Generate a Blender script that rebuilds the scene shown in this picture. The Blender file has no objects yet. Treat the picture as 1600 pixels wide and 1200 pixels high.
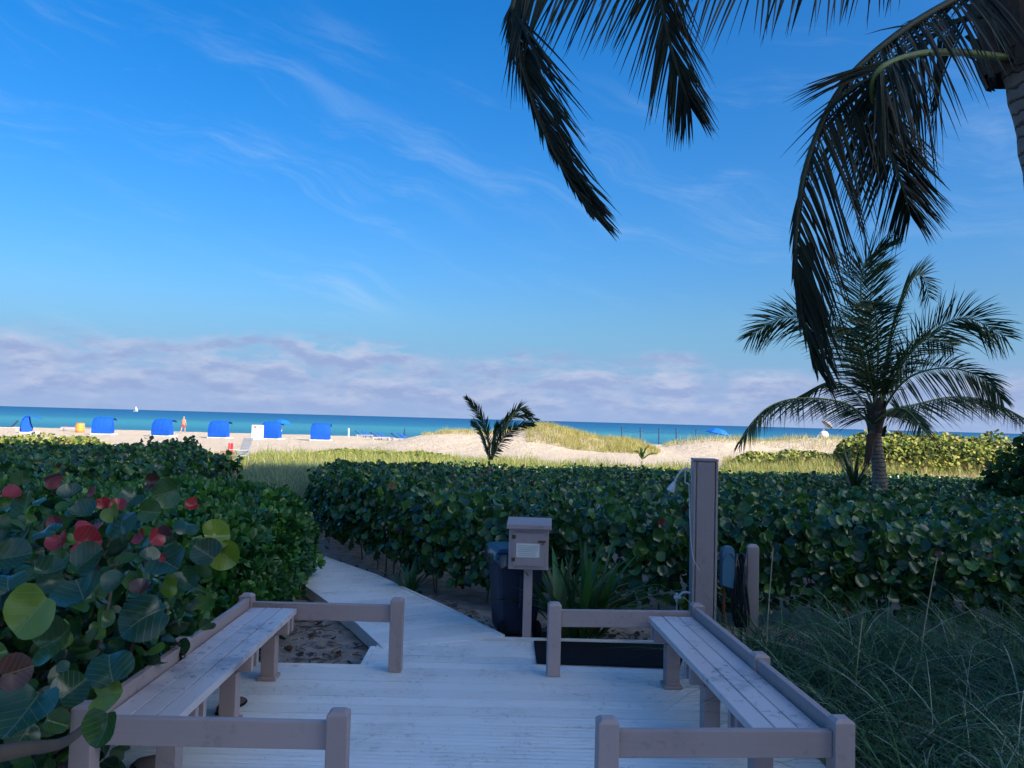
import bpy, bmesh, math, random
import numpy as np
from mathutils import Vector, Matrix
R = math.radians
rng = np.random.default_rng(7); random.seed(7)
SC = bpy.context.scene; COL = SC.collection

# ---------------------------------------------------------------- camera
H, F, PITCH, ROLL = 1.75, 1200.0, math.atan(56/1200), R(1.56)
cf = Vector((0, math.cos(PITCH), math.sin(PITCH))); u0 = Vector((0, -math.sin(PITCH), math.cos(PITCH))); r0 = Vector((1, 0, 0))
cr = r0*math.cos(ROLL) + u0*math.sin(ROLL); cu = u0*math.cos(ROLL) - r0*math.sin(ROLL)
cam = bpy.data.cameras.new('camera'); cam.sensor_fit = 'HORIZONTAL'; cam.sensor_width = 36; cam.lens = 36*F/1600
cam.clip_start = 0.05; cam.clip_end = 30000
co = bpy.data.objects.new('camera', cam); COL.objects.link(co)
co.matrix_world = Matrix(((cr.x, cu.x, -cf.x, 0), (cr.y, cu.y, -cf.y, 0), (cr.z, cu.z, -cf.z, H), (0, 0, 0, 1)))
SC.camera = co
def ray(px, py): return cf*F + cr*(px-800) - cu*(py-600)
def PZ(px, py, z=0.0): d = ray(px, py); t = (z-H)/d.z; return Vector((d.x*t, d.y*t, z))
def PY(px, py, y): d = ray(px, py); t = y/d.y; return Vector((d.x*t, y, H+d.z*t))

# ---------------------------------------------------------------- world, sun, exposure
SUN_EL, SUN_AZ = R(30), R(135)          # azimuth from +Y (view direction) clockwise: behind the camera, to the right
class NT:
    def __init__(s, nt): s.nt = nt; s.L = nt.links
    def n(s, t, **kw):
        x = s.nt.nodes.new(t)
        for k, v in kw.items(): setattr(x, k, v)
        return x
    def put(s, sock, v):
        if isinstance(v, bpy.types.NodeSocket): s.L.new(v, sock)
        else: sock.default_value = v
    def m(s, op, a, b=0.0, c=None, clamp=False):
        x = s.n('ShaderNodeMath', operation=op, use_clamp=clamp); s.put(x.inputs[0], a); s.put(x.inputs[1], b)
        if c is not None: s.put(x.inputs[2], c)
        return x.outputs[0]
    def ss(s, v, lo, hi):
        x = s.n('ShaderNodeMapRange', interpolation_type='SMOOTHSTEP'); s.put(x.inputs[0], v); s.put(x.inputs[1], lo); s.put(x.inputs[2], hi)
        x.inputs[3].default_value = 0; x.inputs[4].default_value = 1; return x.outputs[0]
    def mix(s, f, a, b, bt='MIX'):
        x = s.n('ShaderNodeMix', data_type='RGBA', blend_type=bt); s.put(x.inputs[0], f); s.put(x.inputs[6], a); s.put(x.inputs[7], b); return x.outputs[2]
    def noise(s, vec, scale, detail=4, rough=.55, dist=0.0):
        x = s.n('ShaderNodeTexNoise'); x.inputs['Scale'].default_value = scale; x.inputs['Detail'].default_value = detail
        x.inputs['Roughness'].default_value = rough; x.inputs['Distortion'].default_value = dist
        if vec is not None: s.L.new(vec, x.inputs['Vector'])
        return x.outputs['Fac']
    def xyz(s, x, y, z=0.0):
        c = s.n('ShaderNodeCombineXYZ'); s.put(c.inputs[0], x); s.put(c.inputs[1], y); s.put(c.inputs[2], z); return c.outputs[0]
def rgb(r, g, b): return (r, g, b, 1)
def srgb(r, g, b): return tuple(((c/255)/12.92 if c/255 <= .04045 else ((c/255+.055)/1.055)**2.4) for c in (r, g, b)) + (1,)

W = bpy.data.worlds.new('World'); SC.world = W; W.use_nodes = True
w = NT(W.node_tree); W.node_tree.nodes.clear()
sky = w.n('ShaderNodeTexSky', sky_type='NISHITA', sun_disc=False, sun_elevation=SUN_EL, sun_rotation=SUN_AZ, altitude=0, air_density=1.0, dust_density=4.5, ozone_density=3.0)
SKY_STRENGTH, SAT, TINT = 0.110, 1.48, (.80, .98, 1.12)
hs = w.n('ShaderNodeHueSaturation'); hs.inputs['Saturation'].default_value = SAT; w.L.new(sky.outputs[0], hs.inputs['Color'])
tint = w.mix(1.0, hs.outputs[0], rgb(*TINT), 'MULTIPLY')
tc = w.n('ShaderNodeTexCoord'); sep = w.n('ShaderNodeSeparateXYZ'); w.L.new(tc.outputs['Generated'], sep.inputs[0])
az = w.m('ARCTAN2', sep.outputs[0], sep.outputs[1]); el = w.m('ARCSINE', sep.outputs[2])
# low cumulus bank along the horizon
wob = w.noise(w.xyz(w.m('MULTIPLY', az, 5.0), w.m('MULTIPLY', el, 9.0)), 1.0, 3)
top = w.m('ADD', w.m('SUBTRACT', .082, w.m('MULTIPLY', az, .025)), w.m('MULTIPLY', w.m('SUBTRACT', wob, .5), .13))
bank = w.m('SUBTRACT', 1.0, w.ss(el, w.m('SUBTRACT', top, .012), w.m('ADD', top, .012)))
nb = w.noise(w.xyz(w.m('MULTIPLY', az, 17.0), w.m('MULTIPLY', el, 50.0), 3.1), 1.0, 6, .56, .15)
puff = w.ss(nb, .32, .60)
lowf = w.ss(el, .0, .03)
cum = w.m('MULTIPLY', w.m('MULTIPLY', bank, puff), w.m('ADD', .25, w.m('MULTIPLY', lowf, .68)))
nb2 = w.noise(w.xyz(w.m('MULTIPLY', az, 17.0), w.m('MULTIPLY', w.m('SUBTRACT', el, .012), 50.0), 3.1), 1.0, 6, .56, .15)
lit = w.ss(w.m('SUBTRACT', nb, nb2), -.22, .20)
ccol = w.mix(lit, rgb(2.6, 2.85, 3.7), rgb(1.45, 1.92, 3.15))
# thin high cirrus streaks
rot_a = w.m('ADD', az, w.m('MULTIPLY', el, 1.2)); rot_e = w.m('ADD', el, w.m('MULTIPLY', az, .22))
warp = w.noise(w.xyz(w.m('MULTIPLY', az, 3.0), w.m('MULTIPLY', el, 6.0), 7.7), 1.0, 2)
ci = w.noise(w.xyz(w.m('MULTIPLY', rot_a, 5.0), w.m('ADD', w.m('MULTIPLY', rot_e, 22.0), w.m('MULTIPLY', warp, 3.5)), 1.3), 1.0, 7, .66, .0)
big = w.noise(w.xyz(w.m('MULTIPLY', az, 2.2), w.m('MULTIPLY', el, 5.0), 4.4), 1.0, 2)
cir = w.m('MULTIPLY', w.m('MULTIPLY', w.ss(ci, .46, .92), w.ss(big, .40, .66)), w.m('MULTIPLY', w.ss(el, .05, .12), .46))
hz = w.m('MULTIPLY', w.m('SUBTRACT', 1.0, w.ss(el, .015, .17)), .92)
c0 = w.mix(hz, tint, w.mix(w.ss(el, .02, .12), rgb(1.6, 2.25, 3.65), rgb(1.0, 2.4, 4.2)))
c1 = w.mix(cir, c0, rgb(2.7, 3.5, 4.5))
c2 = w.mix(cum, c1, ccol)
bg = w.n('ShaderNodeBackground'); w.L.new(c2, bg.inputs[0]); bg.inputs[1].default_value = SKY_STRENGTH
wo = w.n('ShaderNodeOutputWorld'); w.L.new(bg.outputs[0], wo.inputs[0])

sl = bpy.data.lights.new('sun', 'SUN'); sl.energy = 3.7; sl.angle = R(.5); sl.color = (1, .93, .82)
so = bpy.data.objects.new('sun', sl); COL.objects.link(so)
sd = Vector((math.sin(SUN_AZ)*math.cos(SUN_EL), math.cos(SUN_AZ)*math.cos(SUN_EL), math.sin(SUN_EL)))
so.rotation_euler = sd.to_track_quat('Z', 'Y').to_euler(); so.location = sd*60
V = SC.view_settings; V.view_transform = 'Standard'; V.look = 'None'; V.gamma = 1; V.exposure = 1.0; V.use_curve_mapping = False
SC.cycles.use_denoising = True; SC.cycles.max_bounces = 6; SC.cycles.transparent_max_bounces = 4; SC.cycles.caustics_reflective = False; SC.cycles.caustics_refractive = False

# ---------------------------------------------------------------- materials
def mat(name, build):
    m = bpy.data.materials.new(name); m.use_nodes = True; t = NT(m.node_tree); p = m.node_tree.nodes['Principled BSDF']; build(t, p, m); return m
def simple(name, c, rough=.6, var=.12, scale=30.0, spec=.4, bump=0.0, bscale=None):
    def b(t, p, m):
        g = t.n('ShaderNodeTexCoord').outputs['Object']
        n = t.noise(g, scale, 4); k = t.m('ADD', 1-var, t.m('MULTIPLY', n, 2*var))
        x = t.n('ShaderNodeVectorMath', operation='SCALE'); x.inputs[0].default_value = c[:3]; t.L.new(k, x.inputs['Scale'])
        t.L.new(x.outputs[0], p.inputs['Base Color']); p.inputs['Roughness'].default_value = rough; p.inputs['Specular IOR Level'].default_value = spec
        if bump:
            bn = t.n('ShaderNodeBump'); bn.inputs['Strength'].default_value = bump; bn.inputs['Distance'].default_value = .01
            t.L.new(t.noise(g, bscale or scale, 5), bn.inputs['Height']); t.L.new(bn.outputs[0], p.inputs['Normal'])
    return mat(name, b)
def wood(name, c, dirt, along=1, stain=.5, rough=.55, spec=.35, groove=0.0):
    """painted boards: faint grain along one axis, worn and stained in patches"""
    def b(t, p, m):
        g = t.n('ShaderNodeTexCoord').outputs['Object']; wp = t.n('ShaderNodeNewGeometry').outputs['Position']
        mp = t.n('ShaderNodeMapping'); sc = [60, 60, 60]; sc[along] = 3; mp.inputs['Scale'].default_value = sc; t.L.new(g, mp.inputs['Vector'])
        gr = t.noise(mp.outputs[0], 1.0, 4); big = t.noise(wp, 2.3, 5, .65); fine = t.noise(wp, 21.0, 4, .6, .6)
        c1 = t.mix(t.m('MULTIPLY', gr, .35), rgb(*c), rgb(*[v*.72 for v in c]))
        c2 = t.mix(t.m('MULTIPLY', t.ss(big, .48, .72), stain), c1, rgb(*dirt))
        c3 = t.mix(t.m('MULTIPLY', t.m('MULTIPLY', t.ss(fine, .56, .66), t.ss(big, .40, .58)), stain), c2, rgb(*[v*.6 for v in dirt]))
        oi = t.n('ShaderNodeObjectInfo'); k = t.m('ADD', .93, t.m('MULTIPLY', oi.outputs['Random'], .14))
        x = t.n('ShaderNodeVectorMath', operation='SCALE'); t.L.new(c3, x.inputs[0]); t.L.new(k, x.inputs['Scale']); t.L.new(x.outputs[0], p.inputs['Base Color'])
        p.inputs['Roughness'].default_value = rough; p.inputs['Specular IOR Level'].default_value = spec
        bn = t.n('ShaderNodeBump'); bn.inputs['Strength'].default_value = .25; bn.inputs['Distance'].default_value = .004
        hgt = gr
        if groove:
            sy = t.n('ShaderNodeSeparateXYZ'); t.L.new(wp, sy.inputs[0]); gv = t.m('ABSOLUTE', t.m('SUBTRACT', t.m('FRACT', t.m('MULTIPLY', sy.outputs[1], groove)), .5)); hgt = t.m('ADD', t.m('MULTIPLY', gr, .4), t.ss(gv, .04, .2)); bn.inputs['Strength'].default_value = .7; bn.inputs['Distance'].default_value = .005
        t.L.new(hgt, bn.inputs['Height']); t.L.new(bn.outputs[0], p.inputs['Normal'])
    return mat(name, b)
def leafmat(name, rough=.38, trans=.22, spec=.5, vein=False):
    def b(t, p, m):
        a = t.n('ShaderNodeAttribute', attribute_name='col'); c = a.outputs['Color']
        wp = t.n('ShaderNodeNewGeometry').outputs['Position']; k = t.noise(wp, 17.0, 3)
        c = t.mix(t.m('MULTIPLY', t.ss(k, .45, .75), .35), c, t.mix(1.0, c, rgb(.5, .62, .55), 'MULTIPLY'))
        if vein:
            uv = t.n('ShaderNodeUVMap'); sp = t.n('ShaderNodeSeparateXYZ'); t.L.new(uv.outputs[0], sp.inputs[0])
            u, v = sp.outputs[0], t.m('ABSOLUTE', sp.outputs[1])
            mid = t.m('SUBTRACT', 1.0, t.ss(v, .012, .035))
            lat = t.m('FRACT', t.m('MULTIPLY', t.m('SUBTRACT', u, t.m('MULTIPLY', v, .75)), 3.1)); lat = t.m('ABSOLUTE', t.m('SUBTRACT', lat, .5))
            lat = t.m('MULTIPLY', t.m('SUBTRACT', 1.0, t.ss(lat, .015, .05)), .75)
            vm = t.m('MAXIMUM', mid, lat); c = t.mix(t.m('MULTIPLY', vm, .75), c, t.mix(.5, c, rgb(.30, .34, .16)))
            sp2 = t.noise(uv.outputs[0], 4.5, 3, .6); c = t.mix(t.m('MULTIPLY', t.ss(sp2, .66, .70), .75), c, rgb(.05, .035, .02))
            bn = t.n('ShaderNodeBump'); bn.inputs['Strength'].default_value = .35; bn.inputs['Distance'].default_value = .004
            t.L.new(vm, bn.inputs['Height']); t.L.new(bn.outputs[0], p.inputs['Normal'])
        t.L.new(c, p.inputs['Base Color']); p.inputs['Roughness'].default_value = rough; p.inputs['Specular IOR Level'].default_value = spec
        tr = t.n('ShaderNodeBsdfTranslucent'); t.L.new(c, tr.inputs[0]); mx = t.n('ShaderNodeMixShader'); mx.inputs[0].default_value = trans
        t.L.new(p.outputs[0], mx.inputs[1]); t.L.new(tr.outputs[0], mx.inputs[2]); t.L.new(mx.outputs[0], m.node_tree.nodes['Material Output'].inputs[0])
    return mat(name, b)
MAUVE = (.40, .31, .305)
M = dict(
    paint=wood('mauve_paint', MAUVE, (.25, .19, .18), 1, .25), paintx=wood('mauve_paint_cross', MAUVE, (.25, .19, .18), 0, .25), paintz=wood('mauve_paint_upright', MAUVE, (.25, .19, .18), 2, .25),
    seat=wood('skylit_stained_seat_paint', (.64, .54, .53), (.22, .21, .24), 1, .9, .38, .6), deck=wood('deck_board_paint', (.84, .81, .77), (.50, .47, .43), 0, .42, .42, .6, 21.0),  # seat: rail mauve painted paler to carry the sky light, with real stains
    leaf=leafmat('sea_grape_leaf', .24, .24, .5), leafv=leafmat('veined_leaf', .26, .22, .7, True), shrub=leafmat('shrub_leaf', .36, .22, .5), shrub2=leafmat('dune_leaf', .6, .25, .25), grass=leafmat('grass_blade', .5, .3, .3), palm=leafmat('palm_leaflet', .5, .10, .25),
    bark=simple('branch_bark', (.12, .09, .07), .8, .3, 14, .2, .5), rachis=simple('frond_stalk', (.16, .20, .06), .5, .2, 9), stalk2=simple('dark_frond_stalk', (.035, .04, .02), .6, .2, 9),  # stalk2: darker colour of the frond stalk
    rubber=simple('black_rubber', (.008, .008, .010), .8, .2, 50, .2, .3, 300), bin=simple('navy_plastic', (.012, .022, .05), .45, .1, 8), bag=simple('bin_liner', (.03, .035, .05), .25, .3, 30, .6),
    metal=simple('galvanised_metal', (.55, .56, .58), .35, .12, 60, .6), rust=simple('rusty_iron', (.10, .05, .035), .8, .4, 40), white=simple('white_paint', (.75, .75, .75), .5, .06, 20), paper=simple('notice_paper', (.70, .68, .62), .8, .1, 40),
    ink=simple('faded_ink', (.36, .36, .36), .8), redink=simple('red_print', (.5, .08, .06), .7), teal=simple('teal_plastic', (.03, .12, .22), .4, .1, 14), hose=simple('hose_rubber', (.012, .014, .020), .45, .2, 20),
    cabana=simple('blue_canvas', (.008, .085, .46), .75, .14, 6, .2, .3, 9), cabana2=simple('light_blue_canvas', (.012, .14, .58), .75, .1, 6, .2), cushion=simple('blue_cushion', (.02, .10, .36), .8, .12, 8),
    red=simple('red_plastic', (.55, .03, .05), .45), orange=simple('orange_plastic', (.72, .30, .07), .6), greywood=simple('grey_timber', (.40, .40, .42), .7, .15, 20), darkpole=simple('dark_blue_pole', (.02, .06, .14), .6),
    skin=simple('skin', (.50, .28, .20), .6, .06), shorts=simple('red_shorts', (.55, .05, .04), .8), hair=simple('grey_hair', (.3, .27, .24), .8), pink=simple('pink_towel', (.70, .30, .34), .9), shoe=simple('brown_shoe', (.09, .06, .045), .7, .2), greycloth=simple('grey_cloth', (.30, .28, .30), .9), wall=simple('building_render', (.55, .53, .50), .9, .06, 1.0), glass=simple('window_glass', (.03, .04, .05), .1, .05, 3))

def b_sand(t, p, m):
    wp = t.n('ShaderNodeNewGeometry').outputs['Position']; a = t.noise(wp, .35, 4); f = t.noise(wp, 7.0, 6, .65); g = t.noise(wp, 90.0, 3)
    c = t.mix(a, rgb(.62, .49, .36), rgb(.74, .59, .445)); c = t.mix(t.m('MULTIPLY', t.ss(f, .5, .7), .4), c, rgb(.42, .33, .26)); c = t.mix(t.m('MULTIPLY', g, .25), c, rgb(.33, .27, .22))
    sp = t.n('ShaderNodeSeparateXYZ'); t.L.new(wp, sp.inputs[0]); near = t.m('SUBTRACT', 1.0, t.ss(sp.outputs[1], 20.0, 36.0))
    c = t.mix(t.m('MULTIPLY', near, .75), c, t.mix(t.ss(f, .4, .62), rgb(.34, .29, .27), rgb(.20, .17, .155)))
    t.L.new(c, p.inputs['Base Color']); p.inputs['Roughness'].default_value = .95; p.inputs['Specular IOR Level'].default_value = .1
    bn = t.n('ShaderNodeBump'); bn.inputs['Strength'].default_value = 1.0; bn.inputs['Distance'].default_value = .08; t.L.new(t.m('ADD', t.m('ADD', f, t.m('MULTIPLY', t.noise(wp, 1.7, 4, .6), 2.2)), t.m('MULTIPLY', g, .2)), bn.inputs['Height']); t.L.new(bn.outputs[0], p.inputs['Normal'])
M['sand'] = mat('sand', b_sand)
def b_sea(t, p, m):
    wp = t.n('ShaderNodeNewGeometry').outputs['Position']; sp = t.n('ShaderNodeSeparateXYZ'); t.L.new(wp, sp.inputs[0])
    ly = t.m('LOGARITHM', t.m('MAXIMUM', sp.outputs[1], 50.0), 10.0)
    ly = t.m('ADD', ly, t.m('MULTIPLY', t.m('SUBTRACT', t.noise(t.xyz(t.m('MULTIPLY', sp.outputs[0], .004), t.m('MULTIPLY', ly, 14.0)), 1.0, 4), .5), .22))
    cr_ = t.n('ShaderNodeValToRGB'); t.L.new(t.m('DIVIDE', t.m('SUBTRACT', ly, 2.0), 1.6), cr_.inputs[0]); e = cr_.color_ramp.elements
    e[0].position = 0; e[0].color = rgb(0.028, .15, .24); e[1].position = 1; e[1].color = rgb(.008, .065, .16)
    for pos, c in ((.10, (.032, .17, .24)), (.22, (.05, .24, .29)), (.33, (.022, .14, .23)), (.5, (.012, .10, .22))): x = e.new(pos); x.color = rgb(*c)
    rip = t.noise(t.xyz(t.m('MULTIPLY', sp.outputs[0], .12), t.m('MULTIPLY', ly, 160.0)), 1.0, 4)
    c = t.mix(t.m('MULTIPLY', t.ss(rip, .5, .72), .35), cr_.outputs[0], rgb(.04, .20, .30))
    t.L.new(c, p.inputs['Base Color']); p.inputs['Roughness'].default_value = .45; p.inputs['Specular IOR Level'].default_value = .12
    bn = t.n('ShaderNodeBump'); bn.inputs['Strength'].default_value = .6; bn.inputs['Distance'].default_value = .4; t.L.new(t.noise(wp, .5, 4), bn.inputs['Height']); t.L.new(bn.outputs[0], p.inputs['Normal'])
M['sea'] = mat('sea_water', b_sea)
def b_trunk(t, p, m):
    g = t.n('ShaderNodeTexCoord').outputs['Object']; sp = t.n('ShaderNodeSeparateXYZ'); t.L.new(g, sp.inputs[0])
    n = t.noise(g, 9.0, 5); z = t.m('ADD', t.m('MULTIPLY', sp.outputs[2], 13.0), t.m('MULTIPLY', n, 1.2)); f = t.m('FRACT', z)
    c = t.mix(t.ss(f, .0, .25), rgb(.05, .04, .035), t.mix(n, rgb(.15, .125, .105), rgb(.26, .22, .19)))
    t.L.new(c, p.inputs['Base Color']); p.inputs['Roughness'].default_value = .9
    bn = t.n('ShaderNodeBump'); bn.inputs['Strength'].default_value = .8; bn.inputs['Distance'].default_value = .02; t.L.new(t.m('ADD', t.ss(f, .0, .3), n), bn.inputs['Height']); t.L.new(bn.outputs[0], p.inputs['Normal'])
M['trunk'] = mat('ringed_palm_bark', b_trunk)

# ---------------------------------------------------------------- mesh helpers
def tag(o, label=None, cat=None, group=None, kind=None):
    for k, v in (('label', label), ('category', cat), ('group', group), ('kind', kind)):
        if v: o[k] = v
    return o
def empty(name, loc=(0, 0, 0), rz=0.0, **kw):
    o = bpy.data.objects.new(name, None); COL.objects.link(o); o.location = loc; o.rotation_euler = (0, 0, rz); o.empty_display_size = .1; return tag(o, **kw)
def link(name, me, m, parent=None, loc=(0, 0, 0), bevel=0.0, smooth=False, **kw):
    if m is not None and not me.materials: me.materials.append(m)
    o = bpy.data.objects.new(name, me); COL.objects.link(o); o.parent = parent; o.location = loc
    if smooth: me.shade_smooth()
    if bevel:
        b = o.modifiers.new('bevel', 'BEVEL'); b.width = bevel; b.segments = 2; b.limit_method = 'ANGLE'
    return tag(o, **kw)
class MB:
    def __init__(s): s.v = []; s.f = []
    def add(s, v, f): k = len(s.v); s.v += [tuple(x) for x in v]; s.f += [tuple(i+k for i in q) for q in f]; return s
    def box(s, x0, x1, y0, y1, z0, z1, rot=None, org=(0, 0, 0)):
        v = [Vector((x, y, z)) for z in (z0, z1) for y in (y0, y1) for x in (x0, x1)]
        if rot is not None: v = [rot @ q + Vector(org) for q in v]
        return s.add(v, [(0, 2, 3, 1), (4, 5, 7, 6), (0, 1, 5, 4), (2, 6, 7, 3), (0, 4, 6, 2), (1, 3, 7, 5)])
    def post(s, cx, cy, w, z0, z1, cham=.015):
        h = w/2; c = h-.018
        v = [(cx+a*h, cy+b*h, z) for z in (z0, z1-cham) for a, b in ((-1, -1), (1, -1), (1, 1), (-1, 1))] + [(cx+a*c, cy+b*c, z1) for a, b in ((-1, -1), (1, -1), (1, 1), (-1, 1))]
        f = [(3, 2, 1, 0), (8, 9, 10, 11)] + [(i+j, i+(j+1) % 4, i+4+(j+1) % 4, i+4+j) for i in (0, 4) for j in range(4)]
        return s.add(v, f)
    def tube(s, pts, rad, n=6, cap=True):
        pts = [Vector(p) for p in pts]; rs = rad if hasattr(rad, '__len__') else [rad]*len(pts); vs = []; fs = []
        ref = Vector((0, 0, 1)) if abs((pts[-1]-pts[0]).normalized().z) < .8 else Vector((1, 0, 0))
        for i, p in enumerate(pts):
            t = (pts[min(i+1, len(pts)-1)]-pts[max(i-1, 0)]).normalized(); a = t.cross(ref).normalized(); b = t.cross(a)
            vs += [p+(a*math.cos(2*math.pi*k/n)+b*math.sin(2*math.pi*k/n))*rs[i] for k in range(n)]
        for i in range(len(pts)-1):
            for k in range(n): fs.append((i*n+k, i*n+(k+1) % n, (i+1)*n+(k+1) % n, (i+1)*n+k))
        if cap: fs += [tuple(range(n-1, -1, -1)), tuple(range((len(pts)-1)*n, len(pts)*n))]
        return s.add(vs, fs)
    def lathe(s, prof, n=16, org=(0, 0, 0)):
        vs = [(org[0]+r*math.cos(2*math.pi*k/n), org[1]+r*math.sin(2*math.pi*k/n), org[2]+z) for r, z in prof for k in range(n)]
        fs = [(i*n+k, i*n+(k+1) % n, (i+1)*n+(k+1) % n, (i+1)*n+k) for i in range(len(prof)-1) for k in range(n)]
        fs += [tuple(range(n-1, -1, -1)), tuple(range((len(prof)-1)*n, len(prof)*n))]
        return s.add(vs, fs)
    def mesh(s, name='m'):
        me = bpy.data.meshes.new(name); me.from_pydata(s.v, [], s.f); me.update(); return me
    def build(s, name, m, parent=None, **kw): return link(name, s.mesh(name), m, parent, **kw)
def spline(pts, n):
    P = [Vector(p) for p in pts]; P = [P[0]*2-P[1]] + P + [P[-1]*2-P[-2]]; out = []
    segs = len(P)-3
    for k in range(n+1):
        u = k/n*segs; i = min(int(u), segs-1); t = u-i; a, b, c, d = P[i:i+4]
        out.append(.5*((2*b)+(c-a)*t+(2*a-5*b+4*c-d)*t*t+(3*b-a-3*c+d)*t**3))
    return out
def raw(name, verts, faces, col=None, uv=None):
    """numpy triangles (or quads) -> mesh with a per-point colour"""
    me = bpy.data.meshes.new(name); nv = len(verts); nf, k = faces.shape
    me.vertices.add(nv); me.vertices.foreach_set('co', np.ascontiguousarray(verts, np.float32).ravel())
    me.loops.add(nf*k); me.loops.foreach_set('vertex_index', faces.astype(np.int32).ravel())
    me.polygons.add(nf); me.polygons.foreach_set('loop_start', np.arange(nf, dtype=np.int32)*k)
    if col is not None:
        a = me.attributes.new('col', 'FLOAT_COLOR', 'POINT'); c = np.ones((nv, 4), np.float32); c[:, :3] = col; a.data.foreach_set('color', c.ravel())
    if uv is not None:
        l = me.uv_layers.new(name='UVMap'); l.data.foreach_set('uv', np.ascontiguousarray(uv[faces.ravel()], np.float32).ravel())
    me.update(); me.validate(); me.shade_smooth(); return me
def frames(nrm, spin=None):
    n = nrm/np.linalg.norm(nrm, axis=1, keepdims=True); N = len(n); r = rng.normal(size=(N, 3)) if spin is None else spin
    a = np.cross(r, n); a /= np.linalg.norm(a, axis=1, keepdims=True)+1e-9; b = np.cross(n, a); return np.stack([a, b, n], 2)
def mass(name, T, pos, fr, sc, col, m, parent=None, loc=(0, 0, 0), kind='stuff', **kw):
    tv, tf = T; k = len(tv); N = len(pos); sc = np.asarray(sc)
    v = np.einsum('nij,kj->nki', fr, tv)*(sc[:, None, None] if sc.ndim == 1 else sc[:, None, :]) + (pos-np.array(loc))[:, None, :]
    f = (tf[None]+(np.arange(N)*k)[:, None, None]).reshape(-1, tf.shape[1])
    me = raw(name, v.reshape(-1, 3), f, np.repeat(col, k, 0)); return link(name, me, m, parent, kind=kind, **kw)
def singles(name, T, pos, fr, sc, cols, m, parent, uv=None):
    """each leaf an object of its own; meshes shared per colour"""
    loc = np.array(parent.location); tv, tf = T
    mes = [raw(name, tv, tf, np.tile(c, (len(tv), 1)), uv) for c in cols]
    for q in mes: q.materials.append(m)
    for i in range(len(pos)):
        o = bpy.data.objects.new(name, mes[random.randrange(len(mes))]); COL.objects.link(o); o.parent = parent
        o.matrix_basis = Matrix.Translation(Vector(pos[i]-loc)) @ Matrix(fr[i].tolist()).to_4x4() @ Matrix.Scale(float(sc[i]), 4)
def fan(n=8, cup=.12, fold=.15, notch=.25, elong=1.0):
    """roundish leaf, stalk at the origin end, unit diameter"""
    v = [(0, 0, 0)]
    for k in range(n):
        a = 2*math.pi*k/n; r = .5*(1-notch*max(0, math.cos(a-math.pi))**8); x = r*math.cos(a)*elong; y = r*math.sin(a); v.append((x, y, cup*(x*x+y*y)*2+fold*abs(y)))
    return np.array(v), np.array([(0, 1+k, 1+(k+1) % n) for k in range(n)])
def disc(rings=4, n=20, cup=.1, fold=.2, notch=.35, wave=.02, seed=0):
    r_ = random.Random(seed); v = [(0, 0, 0)]; ph = r_.random()*6; tw = r_.uniform(-.25, .25)
    for j in range(1, rings+1):
        for k in range(n):
            a = 2*math.pi*k/n; r = .5*j/rings*(1-notch*max(0, math.cos(a-math.pi))**10)*(1+.05*math.sin(2*a+ph)); x, y = r*math.cos(a)*1.02, r*math.sin(a)
            v.append((x, y, cup*(x*x+y*y)*2+fold*abs(y)+wave*math.sin(4*a+ph)*(j/rings)**2+tw*x*y-.25*cup*x))
    f = [(0, 1+k, 1+(k+1) % n, 1+(k+1) % n) for k in range(n)]
    f3 = [(0, 1+k, 1+(k+1) % n) for k in range(n)]
    for j in range(rings-1):
        for k in range(n):
            a, b, c, d = 1+j*n+k, 1+j*n+(k+1) % n, 1+(j+1)*n+(k+1) % n, 1+(j+1)*n+k; f3 += [(a, d, c), (a, c, b)]
    v = np.array(v); return (v, np.array(f3)), v[:, :2]*2
def pick(cols, N, jit=.18):
    c = np.array([q[:3] for q, _ in cols]); p = np.array([k for _, k in cols], float); i = rng.choice(len(c), N, p=p/p.sum()); return c[i]*rng.uniform(1-jit, 1+jit, (N, 1))
def inside(poly, x, y):
    r = np.zeros(len(x), bool); n = len(poly)
    for i in range(n):
        (x1, y1), (x2, y2) = poly[i], poly[(i+1) % n]
        c = ((y1 > y) != (y2 > y)) & (x < (x2-x1)*(y-y1)/(y2-y1+1e-12)+x1); r ^= c
    return r
def edged(poly, x, y):
    d = np.full(len(x), 1e9); n = len(poly)
    for i in range(n):
        a, b = np.array(poly[i]), np.array(poly[(i+1) % n]); ab = b-a; t = np.clip(((x-a[0])*ab[0]+(y-a[1])*ab[1])/(ab@ab), 0, 1); d = np.minimum(d, np.hypot(x-a[0]-t*ab[0], y-a[1]-t*ab[1]))
    return d
def vnoise(x, y, s=1.0, seed=0):
    r = np.random.default_rng(seed); o = np.zeros_like(x)
    for k in range(6):
        a = r.uniform(0, 6.28); f = s*r.uniform(.6, 2.2); o += np.sin((x*math.cos(a)+y*math.sin(a))*f+r.uniform(0, 6.28))
    return o/6
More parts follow.
